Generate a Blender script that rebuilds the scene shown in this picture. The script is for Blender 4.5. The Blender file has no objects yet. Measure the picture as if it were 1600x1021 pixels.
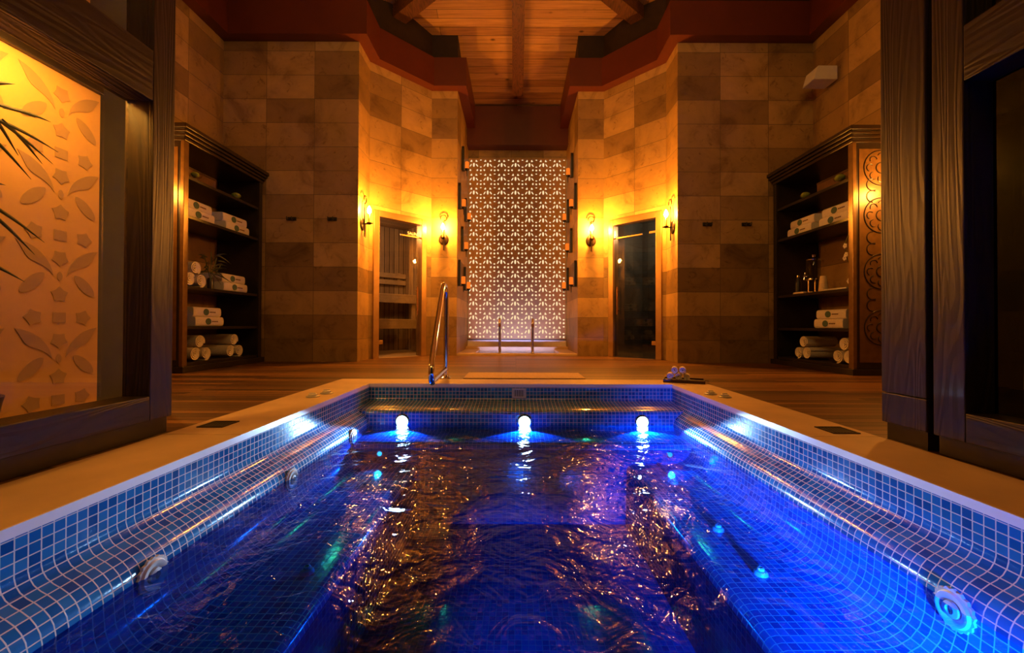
import bpy, bmesh, math, random
from mathutils import Vector, Matrix, Euler
random.seed(7)
R = math.radians
SC = bpy.context.scene
COL = SC.collection

# ---------------------------------------------------------------- camera
CAM_H = 0.464
cam_d = bpy.data.cameras.new('camera'); cam = bpy.data.objects.new('camera', cam_d); COL.objects.link(cam)
cam_d.sensor_fit = 'HORIZONTAL'; cam_d.sensor_width = 36.0; cam_d.lens = 36.0 * 655 / 1600
cam_d.shift_x = -0.00375; cam_d.shift_y = -0.0051
cam_d.clip_start = 0.02; cam_d.clip_end = 60
cam.matrix_world = Matrix.Translation((0, 0, CAM_H)) @ Matrix.Rotation(R(90.5), 4, 'X') @ Matrix.Rotation(R(0.2), 4, 'Z')
SC.camera = cam

# ---------------------------------------------------------------- view, world, large lights
vs = SC.view_settings
SC.display_settings.display_device = 'sRGB'
vs.view_transform = 'Standard'; vs.look = 'None'; vs.exposure = 0.15; vs.gamma = 1.0; vs.use_curve_mapping = False
SC.cycles.use_denoising = True
SC.cycles.max_bounces = 10; SC.cycles.transparent_max_bounces = 24
SC.cycles.caustics_reflective = False; SC.cycles.caustics_refractive = False
SC.cycles.sample_clamp_indirect = 6.0
W = bpy.data.worlds.new('world'); SC.world = W; W.use_nodes = True
W.node_tree.nodes['Background'].inputs[0].default_value = (1.0, 0.62, 0.32, 1)
W.node_tree.nodes['Background'].inputs[1].default_value = 0.012

def area(name, loc, target, size, size_y, power, color, spread=180):
    d = bpy.data.lights.new(name, 'AREA'); d.shape = 'RECTANGLE'; d.size = size; d.size_y = size_y
    d.energy = power; d.color = color; d.spread = R(spread)
    o = bpy.data.objects.new(name, d); COL.objects.link(o); o.location = loc
    o.rotation_euler = (Vector(target) - Vector(loc)).to_track_quat('-Z', 'Y').to_euler()
    return o
def point(name, loc, power, color, radius=0.03):
    d = bpy.data.lights.new(name, 'POINT'); d.energy = power; d.color = color; d.shadow_soft_size = radius
    o = bpy.data.objects.new(name, d); COL.objects.link(o); o.location = loc
    return o
WARM = (1.0, 0.325, 0.025)
# unseen warm fill lights added high in the hall, for walls and ceiling
area('hall_fill_light', (0.0, -0.6, 4.3), (0, 5.2, 2.6), 2.4, 0.8, 32, (1.0, 0.53, 0.115))
area('ridge_fill_light', (0.0, 1.2, 3.2), (0, 4.8, 5.2), 1.6, 0.4, 36, (1.0, 0.50, 0.13))
# lamp strip behind the top rail of the left timber screen, washing the patterned panel
area('panel_wash_light', (-1.86, 1.42, 1.58), (-2.0, 1.50, 1.0), 0.8, 0.04, 18, (1.0, 0.42, 0.06))
# blue fill lights added in the spa pool, most of them below the frame
BLUE = (0.02, 0.24, 1.0)
area('pool_fill_light', (0.74, -0.38, -0.285), (1.13, 1.5, -0.66), 0.20, 0.06, 62, BLUE, 38)
def pool_fill_spot(loc, dirv, energy, color, size, blend=0.3):
    d = bpy.data.lights.new('pool_fill_light', 'SPOT'); d.energy = energy; d.color = color; d.spot_size = R(size); d.spot_blend = blend; d.shadow_soft_size = 0.02
    o = bpy.data.objects.new('pool_fill_light', d); COL.objects.link(o); o.location = loc; o.rotation_euler = Vector(dirv).to_track_quat('-Z', 'Y').to_euler(); return o
pool_fill_spot((0.05, -0.38, -0.40), (0, 1, -0.265), 950, (0.015, 0.30, 1.0), 25, 1.0)  # added blue fill for the footwell floor
pool_fill_spot((0.05, -0.38, -0.215), (0, 1, 0.07), 2.4, (0.16, 0.55, 1.0), 30)  # added weak fill for the far tile face
pool_fill_spot((0.98, 2.655, -0.355), (-0.02, -1, -0.10), 9, (0.02, 0.24, 1.0), 70, 0.6)  # fill from the lamps added on the far bench front
pool_fill_spot((-0.86, 2.655, -0.355), (0.02, -1, -0.14), 3.0, (0.05, 0.75, 0.85), 60, 0.7)
# plunge pool lamps in the recess
area('plunge_lamp_light', (0.02, 6.45, -0.30), (0.02, 7.6, 0.12), 1.2, 0.10, 6.5, (0.70, 0.60, 1.0), 80)

# ---------------------------------------------------------------- materials
def newmat(name):
    m = bpy.data.materials.new(name); m.use_nodes = True
    nt = m.node_tree; nt.nodes.clear()
    out = nt.nodes.new('ShaderNodeOutputMaterial')
    return m, nt, out
def N(nt, t, **k):
    n = nt.nodes.new(t)
    for a, b in k.items():
        if a[0] == '_': n.inputs[a[1:].replace('_', ' ')].default_value = b
        else: setattr(n, a, b)
    return n
def ramp(nt, stops, interp='LINEAR'):
    n = nt.nodes.new('ShaderNodeValToRGB'); cr = n.color_ramp; cr.interpolation = interp
    while len(cr.elements) < len(stops): cr.elements.new(0.5)
    for e, (p, c) in zip(cr.elements, stops):
        e.position = p; e.color = (c[0], c[1], c[2], 1)
    return n
def mixrgb(nt, mode, fac, a, b):
    n = nt.nodes.new('ShaderNodeMix'); n.data_type = 'RGBA'; n.blend_type = mode
    for sock, v in ((n.inputs[0], fac), (n.inputs[6], a), (n.inputs[7], b)):
        if hasattr(v, 'is_output'): nt.links.new(v, sock)
        elif isinstance(v, (int, float)): sock.default_value = v
        else: sock.default_value = (v[0], v[1], v[2], 1)
    return n.outputs[2]
def mapping(nt, coord, scale=(1, 1, 1), rot=(0, 0, 0), loc=(0, 0, 0)):
    tc = nt.nodes.new('ShaderNodeTexCoord'); mp = nt.nodes.new('ShaderNodeMapping')
    mp.inputs['Scale'].default_value = scale; mp.inputs['Rotation'].default_value = rot; mp.inputs['Location'].default_value = loc
    nt.links.new(tc.outputs[coord], mp.inputs['Vector']); return mp.outputs[0]
def plain(name, col, rough=0.5, metal=0.0, var=0.12, scale=14, bump=0.0, coat=0.0):
    m, nt, out = newmat(name)
    p = N(nt, 'ShaderNodeBsdfPrincipled', _Roughness=rough, _Metallic=metal)
    if coat: p.inputs['Coat Weight'].default_value = coat
    no = N(nt, 'ShaderNodeTexNoise', _Scale=scale, _Detail=4.0)
    nt.links.new(mapping(nt, 'Object'), no.inputs['Vector'])
    r = ramp(nt, [(0.3, [c * (1 - var) for c in col]), (0.7, [min(1, c * (1 + var)) for c in col])])
    nt.links.new(no.outputs[0], r.inputs[0]); nt.links.new(r.outputs[0], p.inputs['Base Color'])
    if bump:
        b = N(nt, 'ShaderNodeBump', _Strength=bump, _Distance=0.01)
        nt.links.new(no.outputs[0], b.inputs['Height']); nt.links.new(b.outputs[0], p.inputs['Normal'])
    nt.links.new(p.outputs[0], out.inputs[0]); return m
def emit(name, col, strength):
    m, nt, out = newmat(name)
    e = N(nt, 'ShaderNodeEmission', _Strength=strength); e.inputs[0].default_value = (*col, 1)
    nt.links.new(e.outputs[0], out.inputs[0]); return m
def stone_mat(name, stops, bw=0.6, bh=0.3, offset=0.0, seed=0.0, rough=0.45):
    m, nt, out = newmat(name); L = nt.links
    uv = mapping(nt, 'UV', loc=(seed, 0.02, 0))
    br = N(nt, 'ShaderNodeTexBrick', offset=offset, squash=1.0)
    br.inputs['Color1'].default_value = (0, 0, 0, 1); br.inputs['Color2'].default_value = (1, 1, 1, 1); br.inputs['Mortar'].default_value = (.5, .5, .5, 1)
    for k, v in (('Scale', 1), ('Mortar Size', 0.0032), ('Mortar Smooth', 0.3), ('Brick Width', bw), ('Row Height', bh), ('Bias', 0.0)): br.inputs[k].default_value = v
    L.new(uv, br.inputs['Vector'])
    rp = ramp(nt, stops); L.new(br.outputs[0], rp.inputs[0])
    n1 = N(nt, 'ShaderNodeTexNoise', _Scale=2.6, _Detail=8.0, _Roughness=0.65, _Distortion=0.8); L.new(uv, n1.inputs['Vector'])
    st = ramp(nt, [(0.30, (0.40, 0.34, 0.29)), (0.46, (0.86, 0.85, 0.83)), (0.70, (1.15, 1.12, 1.05))]); L.new(n1.outputs[0], st.inputs[0])
    c = mixrgb(nt, 'MULTIPLY', 0.85, rp.outputs[0], st.outputs[0])
    n2 = N(nt, 'ShaderNodeTexNoise', _Scale=7.0, _Detail=10.0, _Roughness=0.7, _Distortion=1.6); L.new(uv, n2.inputs['Vector'])
    sp = ramp(nt, [(0.30, (0.35, 0.26, 0.2)), (0.43, (1, 1, 1))]); L.new(n2.outputs[0], sp.inputs[0])
    c = mixrgb(nt, 'MULTIPLY', 0.8, c, sp.outputs[0])
    c = mixrgb(nt, 'MIX', br.outputs['Fac'], c, (0.10, 0.065, 0.035))
    p = N(nt, 'ShaderNodeBsdfPrincipled', _Roughness=rough)
    L.new(c, p.inputs['Base Color'])
    inv = N(nt, 'ShaderNodeMath', operation='SUBTRACT'); inv.inputs[0].default_value = 1.0; L.new(br.outputs['Fac'], inv.inputs[1])
    ad = N(nt, 'ShaderNodeMath', operation='MULTIPLY_ADD'); L.new(n2.outputs[0], ad.inputs[0]); ad.inputs[1].default_value = 0.25; L.new(inv.outputs[0], ad.inputs[2])
    b = N(nt, 'ShaderNodeBump', _Strength=0.35, _Distance=0.004); L.new(ad.outputs[0], b.inputs['Height']); L.new(b.outputs[0], p.inputs['Normal'])
    L.new(p.outputs[0], out.inputs[0]); return m
def mosaic_mat(name, pitch, stops, grout, rough=0.12):
    m, nt, out = newmat(name); L = nt.links
    uv = mapping(nt, 'UV')
    br = N(nt, 'ShaderNodeTexBrick', offset=0.0, squash=1.0)
    br.inputs['Color1'].default_value = (0, 0, 0, 1); br.inputs['Color2'].default_value = (1, 1, 1, 1); br.inputs['Mortar'].default_value = (.5, .5, .5, 1)
    for k, v in (('Scale', 1), ('Mortar Size', pitch * 0.058), ('Mortar Smooth', 0.15), ('Brick Width', pitch), ('Row Height', pitch), ('Bias', 0.0)): br.inputs[k].default_value = v
    L.new(uv, br.inputs['Vector'])
    rp = ramp(nt, stops); L.new(br.outputs[0], rp.inputs[0])
    c = mixrgb(nt, 'MIX', br.outputs['Fac'], rp.outputs[0], grout)
    p = N(nt, 'ShaderNodeBsdfPrincipled'); L.new(c, p.inputs['Base Color'])
    ro = N(nt, 'ShaderNodeMapRange'); ro.inputs['To Min'].default_value = rough; ro.inputs['To Max'].default_value = 0.7
    L.new(br.outputs['Fac'], ro.inputs['Value']); L.new(ro.outputs[0], p.inputs['Roughness'])
    no = N(nt, 'ShaderNodeTexNoise', _Scale=40.0, _Detail=2.0); L.new(uv, no.inputs['Vector'])
    # each glass tile is tilted a hair differently: random per-tile slope added to the height
    ad = N(nt, 'ShaderNodeMath', operation='MULTIPLY_ADD'); L.new(no.outputs[0], ad.inputs[0]); ad.inputs[1].default_value = 0.35
    inv = N(nt, 'ShaderNodeMath', operation='SUBTRACT'); inv.inputs[0].default_value = 1.0; L.new(br.outputs['Fac'], inv.inputs[1]); L.new(inv.outputs[0], ad.inputs[2])
    b = N(nt, 'ShaderNodeBump', _Strength=0.5, _Distance=0.002); L.new(ad.outputs[0], b.inputs['Height']); L.new(b.outputs[0], p.inputs['Normal'])
    L.new(p.outputs[0], out.inputs[0]); return m
def plank_mat(name, stops, row, length, rough=0.5, knots=True, gap=(0.01, 0.005, 0.002), gapw=0.003, spec=0.5):
    m, nt, out = newmat(name); L = nt.links
    uv = mapping(nt, 'UV')
    br = N(nt, 'ShaderNodeTexBrick', offset=0.37, squash=1.0)
    br.inputs['Color1'].default_value = (0, 0, 0, 1); br.inputs['Color2'].default_value = (1, 1, 1, 1); br.inputs['Mortar'].default_value = (.5, .5, .5, 1)
    for k, v in (('Scale', 1), ('Mortar Size', gapw), ('Mortar Smooth', 0.2), ('Brick Width', length), ('Row Height', row), ('Bias', 0.0)): br.inputs[k].default_value = v
    L.new(uv, br.inputs['Vector'])
    rp = ramp(nt, stops); L.new(br.outputs[0], rp.inputs[0])
    g = N(nt, 'ShaderNodeTexNoise', _Scale=1.0, _Detail=6.0, _Roughness=0.6, _Distortion=0.6); L.new(mapping(nt, 'UV', scale=(1.6, 45, 1)), g.inputs['Vector'])
    gr = ramp(nt, [(0.3, (0.5, 0.42, 0.36)), (0.6, (1.1, 1.1, 1.1))]); L.new(g.outputs[0], gr.inputs[0])
    c = mixrgb(nt, 'MULTIPLY', 0.8, rp.outputs[0], gr.outputs[0])
    if knots:
        v = N(nt, 'ShaderNodeTexVoronoi', _Scale=1.0); L.new(mapping(nt, 'UV', scale=(2.6, 5.2, 1)), v.inputs['Vector'])
        kr = ramp(nt, [(0.05, (0.12, 0.07, 0.04)), (0.13, (1, 1, 1))]); L.new(v.outputs['Distance'], kr.inputs[0])
        c = mixrgb(nt, 'MULTIPLY', 0.9, c, kr.outputs[0])
    c = mixrgb(nt, 'MIX', br.outputs['Fac'], c, gap)
    p = N(nt, 'ShaderNodeBsdfPrincipled', _Roughness=rough); p.inputs['Specular IOR Level'].default_value = spec
    L.new(c, p.inputs['Base Color'])
    inv = N(nt, 'ShaderNodeMath', operation='SUBTRACT'); inv.inputs[0].default_value = 1.0; L.new(br.outputs['Fac'], inv.inputs[1])
    b = N(nt, 'ShaderNodeBump', _Strength=0.6, _Distance=0.006); L.new(inv.outputs[0], b.inputs['Height']); L.new(b.outputs[0], p.inputs['Normal'])
    L.new(p.outputs[0], out.inputs[0]); return m
def grain_mat(name, dark, light, axis='Z', rough=0.4, k=1.0):
    """dark stained oak: long growth rings with cathedral figure, embossed"""
    m, nt, out = newmat(name); L = nt.links
    s = {'Z': (9, 9, 0.7), 'Y': (9, 0.7, 9), 'X': (0.7, 9, 9)}[axis]
    co = mapping(nt, 'Object', scale=tuple(v * k for v in s))
    n0 = N(nt, 'ShaderNodeTexNoise', _Scale=0.9, _Detail=2.0, _Distortion=0.4); L.new(co, n0.inputs['Vector'])
    mu = N(nt, 'ShaderNodeMath', operation='MULTIPLY'); L.new(n0.outputs[0], mu.inputs[0]); mu.inputs[1].default_value = 15.0
    fr = N(nt, 'ShaderNodeMath', operation='PINGPONG'); L.new(mu.outputs[0], fr.inputs[0]); fr.inputs[1].default_value = 0.5
    f = N(nt, 'ShaderNodeTexNoise', _Scale=7.0, _Detail=5.0); L.new(co, f.inputs['Vector'])
    ad = N(nt, 'ShaderNodeMath', operation='MULTIPLY_ADD'); L.new(f.outputs[0], ad.inputs[0]); ad.inputs[1].default_value = 0.45; L.new(fr.outputs[0], ad.inputs[2])
    rp = ramp(nt, [(0.22, dark), (0.55, light)]); L.new(ad.outputs[0], rp.inputs[0])
    p = N(nt, 'ShaderNodeBsdfPrincipled', _Roughness=rough); L.new(rp.outputs[0], p.inputs['Base Color'])
    b = N(nt, 'ShaderNodeBump', _Strength=0.5, _Distance=0.004); L.new(ad.outputs[0], b.inputs['Height']); L.new(b.outputs[0], p.inputs['Normal'])
    L.new(p.outputs[0], out.inputs[0]); return m
def glass_mat(name, tint, ior=1.45, rough=0.0):
    m, nt, out = newmat(name); L = nt.links
    t = N(nt, 'ShaderNodeBsdfTransparent'); t.inputs[0].default_value = (*tint, 1)
    g = N(nt, 'ShaderNodeBsdfGlossy', _Roughness=rough)
    lw = N(nt, 'ShaderNodeLayerWeight', _Blend=0.5); pw_ = N(nt, 'ShaderNodeMath', operation='POWER'); pw_.inputs[1].default_value = 5.0
    f = N(nt, 'ShaderNodeMath', operation='MULTIPLY_ADD'); f.inputs[1].default_value = 1 - 0.04; f.inputs[2].default_value = 0.04
    L.new(lw.outputs['Facing'], pw_.inputs[0]); L.new(pw_.outputs[0], f.inputs[0])
    mx = N(nt, 'ShaderNodeMixShader')
    L.new(f.outputs[0], mx.inputs[0]); L.new(t.outputs[0], mx.inputs[1]); L.new(g.outputs[0], mx.inputs[2]); L.new(mx.outputs[0], out.inputs[0]); return m
def water_mat(name, tint, waves):
    m, nt, out = newmat(name); L = nt.links
    co = mapping(nt, 'Object')
    h = None
    for sc, amp, dist in waves:
        n = N(nt, 'ShaderNodeTexNoise', _Scale=sc, _Detail=3.0, _Roughness=0.55, _Distortion=dist); L.new(co, n.inputs['Vector'])
        a = N(nt, 'ShaderNodeMath', operation='MULTIPLY_ADD'); L.new(n.outputs[0], a.inputs[0]); a.inputs[1].default_value = amp
        if h is None: a.inputs[2].default_value = 0
        else: L.new(h, a.inputs[2])
        h = a.outputs[0]
    b = N(nt, 'ShaderNodeBump', _Strength=1.0, _Distance=1.0); L.new(h, b.inputs['Height'])
    t = N(nt, 'ShaderNodeBsdfTransparent'); t.inputs[0].default_value = (*tint, 1)
    g = N(nt, 'ShaderNodeBsdfGlossy', _Roughness=0.02); mx = N(nt, 'ShaderNodeMixShader')
    lw = N(nt, 'ShaderNodeLayerWeight', _Blend=0.5); pw_ = N(nt, 'ShaderNodeMath', operation='POWER'); pw_.inputs[1].default_value = 5.0
    f = N(nt, 'ShaderNodeMath', operation='MULTIPLY_ADD'); f.inputs[1].default_value = 1 - 0.02; f.inputs[2].default_value = 0.02
    L.new(lw.outputs['Facing'], pw_.inputs[0]); L.new(pw_.outputs[0], f.inputs[0])
    L.new(b.outputs[0], g.inputs['Normal']); L.new(b.outputs[0], lw.inputs['Normal'])
    L.new(f.outputs[0], mx.inputs[0]); L.new(t.outputs[0], mx.inputs[1]); L.new(g.outputs[0], mx.inputs[2]); L.new(mx.outputs[0], out.inputs[0]); return m

STONE = [(0.0, (0.20, 0.120, 0.040)), (0.3, (0.34, 0.21, 0.072)), (0.65, (0.43, 0.27, 0.095)), (1.0, (0.50, 0.325, 0.12))]
M = dict(
    stone=stone_mat('stone_tiles', STONE),
    stone_b=stone_mat('stone_tiles_offset', STONE, offset=0.0, seed=0.23),
    mosaic=mosaic_mat('blue_mosaic', 0.0274, [(0, (0.006, 0.075, 0.28)), (0.5, (0.010, 0.13, 0.40)), (1, (0.025, 0.20, 0.50))], (0.62, 0.55, 0.55)),
    mosaic_shade=mosaic_mat('shaded_mosaic', 0.0274, [(0, (0.003, 0.03, 0.13)), (1, (0.008, 0.06, 0.22))], (0.05, 0.08, 0.16)),  # same tiles with the footwell's shade put into their colour
    plunge=mosaic_mat('pale_mosaic', 0.05, [(0, (0.6, 0.6, 0.65)), (1, (0.75, 0.75, 0.8))], (0.8, 0.8, 0.8)),
    coping=plain('coping_stone', (0.56, 0.40, 0.25), 0.45, var=0.10, scale=5, bump=0.05),
    edge=plain('pale_edge_strip', (0.80, 0.74, 0.76), 0.4, var=0.03),
    deck=plank_mat('deck_boards', [(0, (0.045, 0.018, 0.005)), (0.5, (0.11, 0.048, 0.014)), (1, (0.23, 0.105, 0.030))], 0.075, 2.2, 0.42, knots=False, gapw=0.005),
    pine=plank_mat('pine_boards', [(0, (0.26, 0.12, 0.04)), (0.5, (0.38, 0.19, 0.065)), (1, (0.48, 0.26, 0.09))], 0.13, 3.1, 0.5),
    red=plain('red_brown_paint', (0.090, 0.016, 0.006), 0.42, var=0.10, scale=3),
    fascia=plain('dark_fascia_boards', (0.020, 0.010, 0.005), 0.6, var=0.2),
    beamwood=grain_mat('beam_wood', (0.05, 0.018, 0.007), (0.11, 0.04, 0.014), 'Y'),
    oakz=grain_mat('dark_oak_upright', (0.010, 0.006, 0.004), (0.020, 0.0105, 0.005), 'Z'),
    oaky=grain_mat('dark_oak_rail', (0.010, 0.006, 0.004), (0.020, 0.0105, 0.005), 'Y'),
    ebony=plain('ebony_lacquer', (0.018, 0.012, 0.009), 0.32, var=0.2),
    gilt=plain('dark_gilded_wood', (0.16, 0.085, 0.025), 0.3, metal=0.3, var=0.2),
    crown=plain('crown_lacquer', (0.024, 0.013, 0.006), 0.3, var=0.2),
    iron=plain('wrought_iron', (0.03, 0.018, 0.012), 0.38, metal=0.7, var=0.2),
    chrome=plain('polished_chrome', (0.75, 0.75, 0.77), 0.1, metal=1.0, var=0.02),
    copper=plain('copper_metal', (0.75, 0.36, 0.16), 0.25, metal=1.0, var=0.05),
    brass=plain('brushed_brass', (0.42, 0.25, 0.11), 0.35, metal=0.75, var=0.08),
    terry=plain('white_terry', (0.72, 0.66, 0.58), 0.95, var=0.10, scale=120, bump=0.5),
    emblem=plain('green_embroidery', (0.07, 0.13, 0.10), 0.8),
    thread=plain('brown_embroidery', (0.16, 0.09, 0.06), 0.8),
    white=plain('white_plastic', (0.62, 0.60, 0.57), 0.4, var=0.04),
    greyp=plain('grey_plastic', (0.38, 0.38, 0.40), 0.4, var=0.05),
    black=plain('black_plastic', (0.012, 0.011, 0.010), 0.4),
    cream=plain('cream_paper', (0.72, 0.56, 0.34), 0.7),
    leaf=plain('bamboo_leaf', (0.020, 0.032, 0.010), 0.5, var=0.3, scale=20),
    cane=plain('bamboo_cane', (0.12, 0.14, 0.03), 0.45, var=0.25),
    tray=plain('tray_wood', (0.05, 0.022, 0.010), 0.4, var=0.2),
    box=plain('box_wood', (0.12, 0.055, 0.022), 0.5, var=0.2),
    lime=plain('lime_moss', (0.20, 0.26, 0.03), 0.8, var=0.4, scale=40, bump=0.4),
    petal=plain('orchid_petal', (0.8, 0.74, 0.66), 0.6, var=0.05),
    plaster=plain('tan_plaster', (0.64, 0.36, 0.11), 0.75, var=0.10, scale=3),
    motif=plain('brown_stencil', (0.40, 0.24, 0.10), 0.75, var=0.08, scale=6),
    darkwall=plain('dark_green_wall', (0.05, 0.055, 0.04), 0.7, var=0.25, scale=4),
    lattice=plain('carved_stone', (0.52, 0.33, 0.17), 0.6, var=0.10, scale=9),
    mat=plain('woven_mat', (0.50, 0.34, 0.21), 0.85, var=0.12, scale=60, bump=0.2),
    saunaw=plank_mat('sauna_boards', [(0, (0.30, 0.20, 0.12)), (1, (0.46, 0.33, 0.2))], 0.095, 4.0, 0.5, knots=False, gap=(0.04, 0.02, 0.01), gapw=0.006),
    benchw=plain('bench_wood', (0.46, 0.31, 0.17), 0.5, var=0.12),
    steam=stone_mat('dark_slate_tiles', [(0, (0.07, 0.065, 0.06)), (1, (0.17, 0.15, 0.12))], 0.3, 0.6, rough=0.2),
    glass=glass_mat('clear_glass', (0.93, 0.94, 0.92)),
    smoke=glass_mat('smoked_glass', (0.72, 0.72, 0.68)),
    dusk=glass_mat('dusky_glass', (0.16, 0.18, 0.17)),
    water=water_mat('spa_water', (0.045, 0.34, 0.84), [(2.6, 0.020, 0.9), (7.5, 0.0120, 1.0), (36.0, 0.0012, 0.3)]),
    water2=water_mat('plunge_water', (0.85, 0.9, 1.0), [(4.0, 0.008, 0.5)]),
    bulb=emit('warm_bulb', (1.0, 0.52, 0.12), 330),
    candle=emit('candle_glow', (1.0, 0.17, 0.012), 1.0),
    led=emit('led_white', (0.45, 0.80, 1.0), 14),
    lightbox=emit('lattice_lightbox', (1.0, 0.74, 0.40), 0.95),
)

# ---------------------------------------------------------------- mesh helpers
class MB:
    def __init__(s): s.bm = bmesh.new()
    def quad(s, *p):
        return s.bm.faces.new([s.bm.verts.new(q) for q in p])
    def box(s, x0, x1, y0, y1, z0, z1, bev=0.0, mat=None, seg=2):
        b = bmesh.new()
        bmesh.ops.create_cube(b, size=1.0)
        for v in b.verts:
            v.co = Vector(((x0 + x1) / 2 + v.co.x * (x1 - x0), (y0 + y1) / 2 + v.co.y * (y1 - y0), (z0 + z1) / 2 + v.co.z * (z1 - z0)))
        if bev: bmesh.ops.bevel(b, geom=b.edges[:], offset=bev, segments=seg, profile=0.6, affect='EDGES')
        return s.add(b, mat)
    def add(s, b, mat=None):
        if mat is not None: bmesh.ops.transform(b, matrix=mat, verts=b.verts)
        me = bpy.data.meshes.new('tmp'); b.to_mesh(me); b.free(); s.bm.from_mesh(me); bpy.data.meshes.remove(me); return s
    def prism(s, pts, d0, d1, axis='Z', mat=None):
        """extrude a closed 2D outline between d0 and d1 along axis"""
        f = {'Z': lambda p, d: (p[0], p[1], d), 'Y': lambda p, d: (p[0], d, p[1]), 'X': lambda p, d: (d, p[0], p[1])}[axis]
        b = bmesh.new()
        a0 = [b.verts.new(f(p, d0)) for p in pts]; a1 = [b.verts.new(f(p, d1)) for p in pts]
        n = len(pts)
        for i in range(n): b.faces.new((a0[i], a0[(i + 1) % n], a1[(i + 1) % n], a1[i]))
        b.faces.new(list(reversed(a0))); b.faces.new(a1)
        bmesh.ops.recalc_face_normals(b, faces=b.faces)
        return s.add(b, mat)
    def tube(s, pts, r, seg=10, closed=False, radii=None):
        pts = [Vector(p) for p in pts]; n = len(pts); rings = []
        up = None
        for i, p in enumerate(pts):
            if closed: t = pts[(i + 1) % n] - pts[i - 1]
            else: t = pts[min(i + 1, n - 1)] - pts[max(i - 1, 0)]
            t.normalize()
            if up is None: up = t.orthogonal().normalized()
            else: up = (up - t * up.dot(t)).normalized()
            w = t.cross(up); rr = radii[i] if radii else r
            rings.append([s.bm.verts.new(p + (up * math.cos(a) + w * math.sin(a)) * rr) for a in [2 * math.pi * k / seg for k in range(seg)]])
        m = n if closed else n - 1
        for i in range(m):
            A, B = rings[i], rings[(i + 1) % n]
            for k in range(seg): s.bm.faces.new((A[k], A[(k + 1) % seg], B[(k + 1) % seg], B[k]))
        if not closed:
            s.bm.faces.new(list(reversed(rings[0]))); s.bm.faces.new(rings[-1])
        return s
    def lathe(s, prof, seg=20, mat=None, cap=True):
        b = bmesh.new(); rings = []
        for r, z in prof:
            rings.append([b.verts.new((max(r, 1e-4) * math.cos(2 * math.pi * k / seg), max(r, 1e-4) * math.sin(2 * math.pi * k / seg), z)) for k in range(seg)])
        for A, B in zip(rings, rings[1:]):
            for k in range(seg): b.faces.new((A[k], A[(k + 1) % seg], B[(k + 1) % seg], B[k]))
        if cap: b.faces.new(list(reversed(rings[0]))); b.faces.new(rings[-1])
        bmesh.ops.recalc_face_normals(b, faces=b.faces)
        return s.add(b, mat)
    def ball(s, c, r, sx=1, sy=1, sz=1, sub=2, jit=0):
        b = bmesh.new(); bmesh.ops.create_icosphere(b, subdivisions=sub, radius=r)
        for v in b.verts:
            k = 1 + (random.random() - .5) * jit
            v.co = Vector((v.co.x * sx * k + c[0], v.co.y * sy * k + c[1], v.co.z * sz * k + c[2]))
        return s.add(b)
    def build(s, name, mat, parent=None, smooth=None, uv=None):
        me = bpy.data.meshes.new(name); s.bm.normal_update(); s.bm.to_mesh(me); s.bm.free()
        if uv is None: uv = lambda c, n: (c.x, c.y) if abs(n.z) > max(abs(n.x), abs(n.y)) else ((c.y, c.z) if abs(n.x) > abs(n.y) else (c.x, c.z))
        lay = me.uv_layers.new(name='UVMap')
        for p in me.polygons:
            for li in p.loop_indices: lay.data[li].uv = uv(me.vertices[me.loops[li].vertex_index].co, p.normal)
        me.materials.append(mat if not isinstance(mat, str) else M[mat])
        if smooth is not None:
            me.polygons.foreach_set('use_smooth', [True] * len(me.polygons)); me.set_sharp_from_angle(angle=R(smooth))
        o = bpy.data.objects.new(name, me); COL.objects.link(o)
        if parent: o.parent = parent
        return o
def tag(o, label=None, cat=None, group=None, kind=None):
    for k, v in (('label', label), ('category', cat), ('group', group), ('kind', kind)):
        if v: o[k] = v
    return o
def thing(name, label, cat, loc=(0, 0, 0), rotz=0.0, group=None):
    o = bpy.data.objects.new(name, None); COL.objects.link(o); o.empty_display_size = 0.05
    o.location = loc; o.rotation_euler = (0, 0, rotz); return tag(o, label, cat, group)
def dup(root, loc, rotz=0.0, label=None, group=None, rot=None):
    def cp(o, par):
        c = o.copy(); COL.objects.link(c)
        if par: c.parent = par
        for ch in o.children: cp(ch, c)
        return c
    r = cp(root, None); r.location = loc; r.rotation_euler = rot if rot else (0, 0, rotz)
    if label: r['label'] = label
    if group: r['group'] = group
    return r
def struct(o, label=None): o['kind'] = 'structure'; return tag(o, label)

# ================================================================ THE ROOM
X0 = 0.02                                    # room axis
XS, XA, XC, XD = 3.68, 1.99, 1.30, 0.91      # half widths: side walls, outer corners, splays, recess
YF, YB, YC, YE = 5.21, 5.61, 6.31, 7.74
ZT = 5.02
UPPER = []
def wall(name, p0, p1, out, z0=0.0, z1=4.41, th=0.18, mat='stone', holes=None, useed=0.0):
    """vertical slab from p0 to p1 (plan), thickness away from the room; holes = (s0, s1, ztop) doorway"""
    p0, p1 = Vector((*p0, 0)), Vector((*p1, 0)); L = (p1 - p0).length; d = (p1 - p0) / L; o = Vector((*out, 0)).normalized()
    mb = MB()
    def blk(s0, s1, a, b):
        b_ = bmesh.new(); bmesh.ops.create_cube(b_, size=1)
        for v in b_.verts:
            s_ = s0 + (v.co.x + .5) * (s1 - s0); n_ = (v.co.y + .5) * th; z_ = a + (v.co.z + .5) * (b - a)
            v.co = p0 + d * s_ + o * n_ + Vector((0, 0, z_))
        bmesh.ops.recalc_face_normals(b_, faces=b_.faces); mb.add(b_)
    if holes:
        s0, s1, zt = holes
        blk(0, s0, z0, z1); blk(s1, L, z0, z1); blk(s0, s1, zt, z1)
    else: blk(0, L, z0, z1)
    return struct(mb.build(name, mat, uv=lambda c, n: ((c - p0).dot(d) + useed, c.z)))
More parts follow.
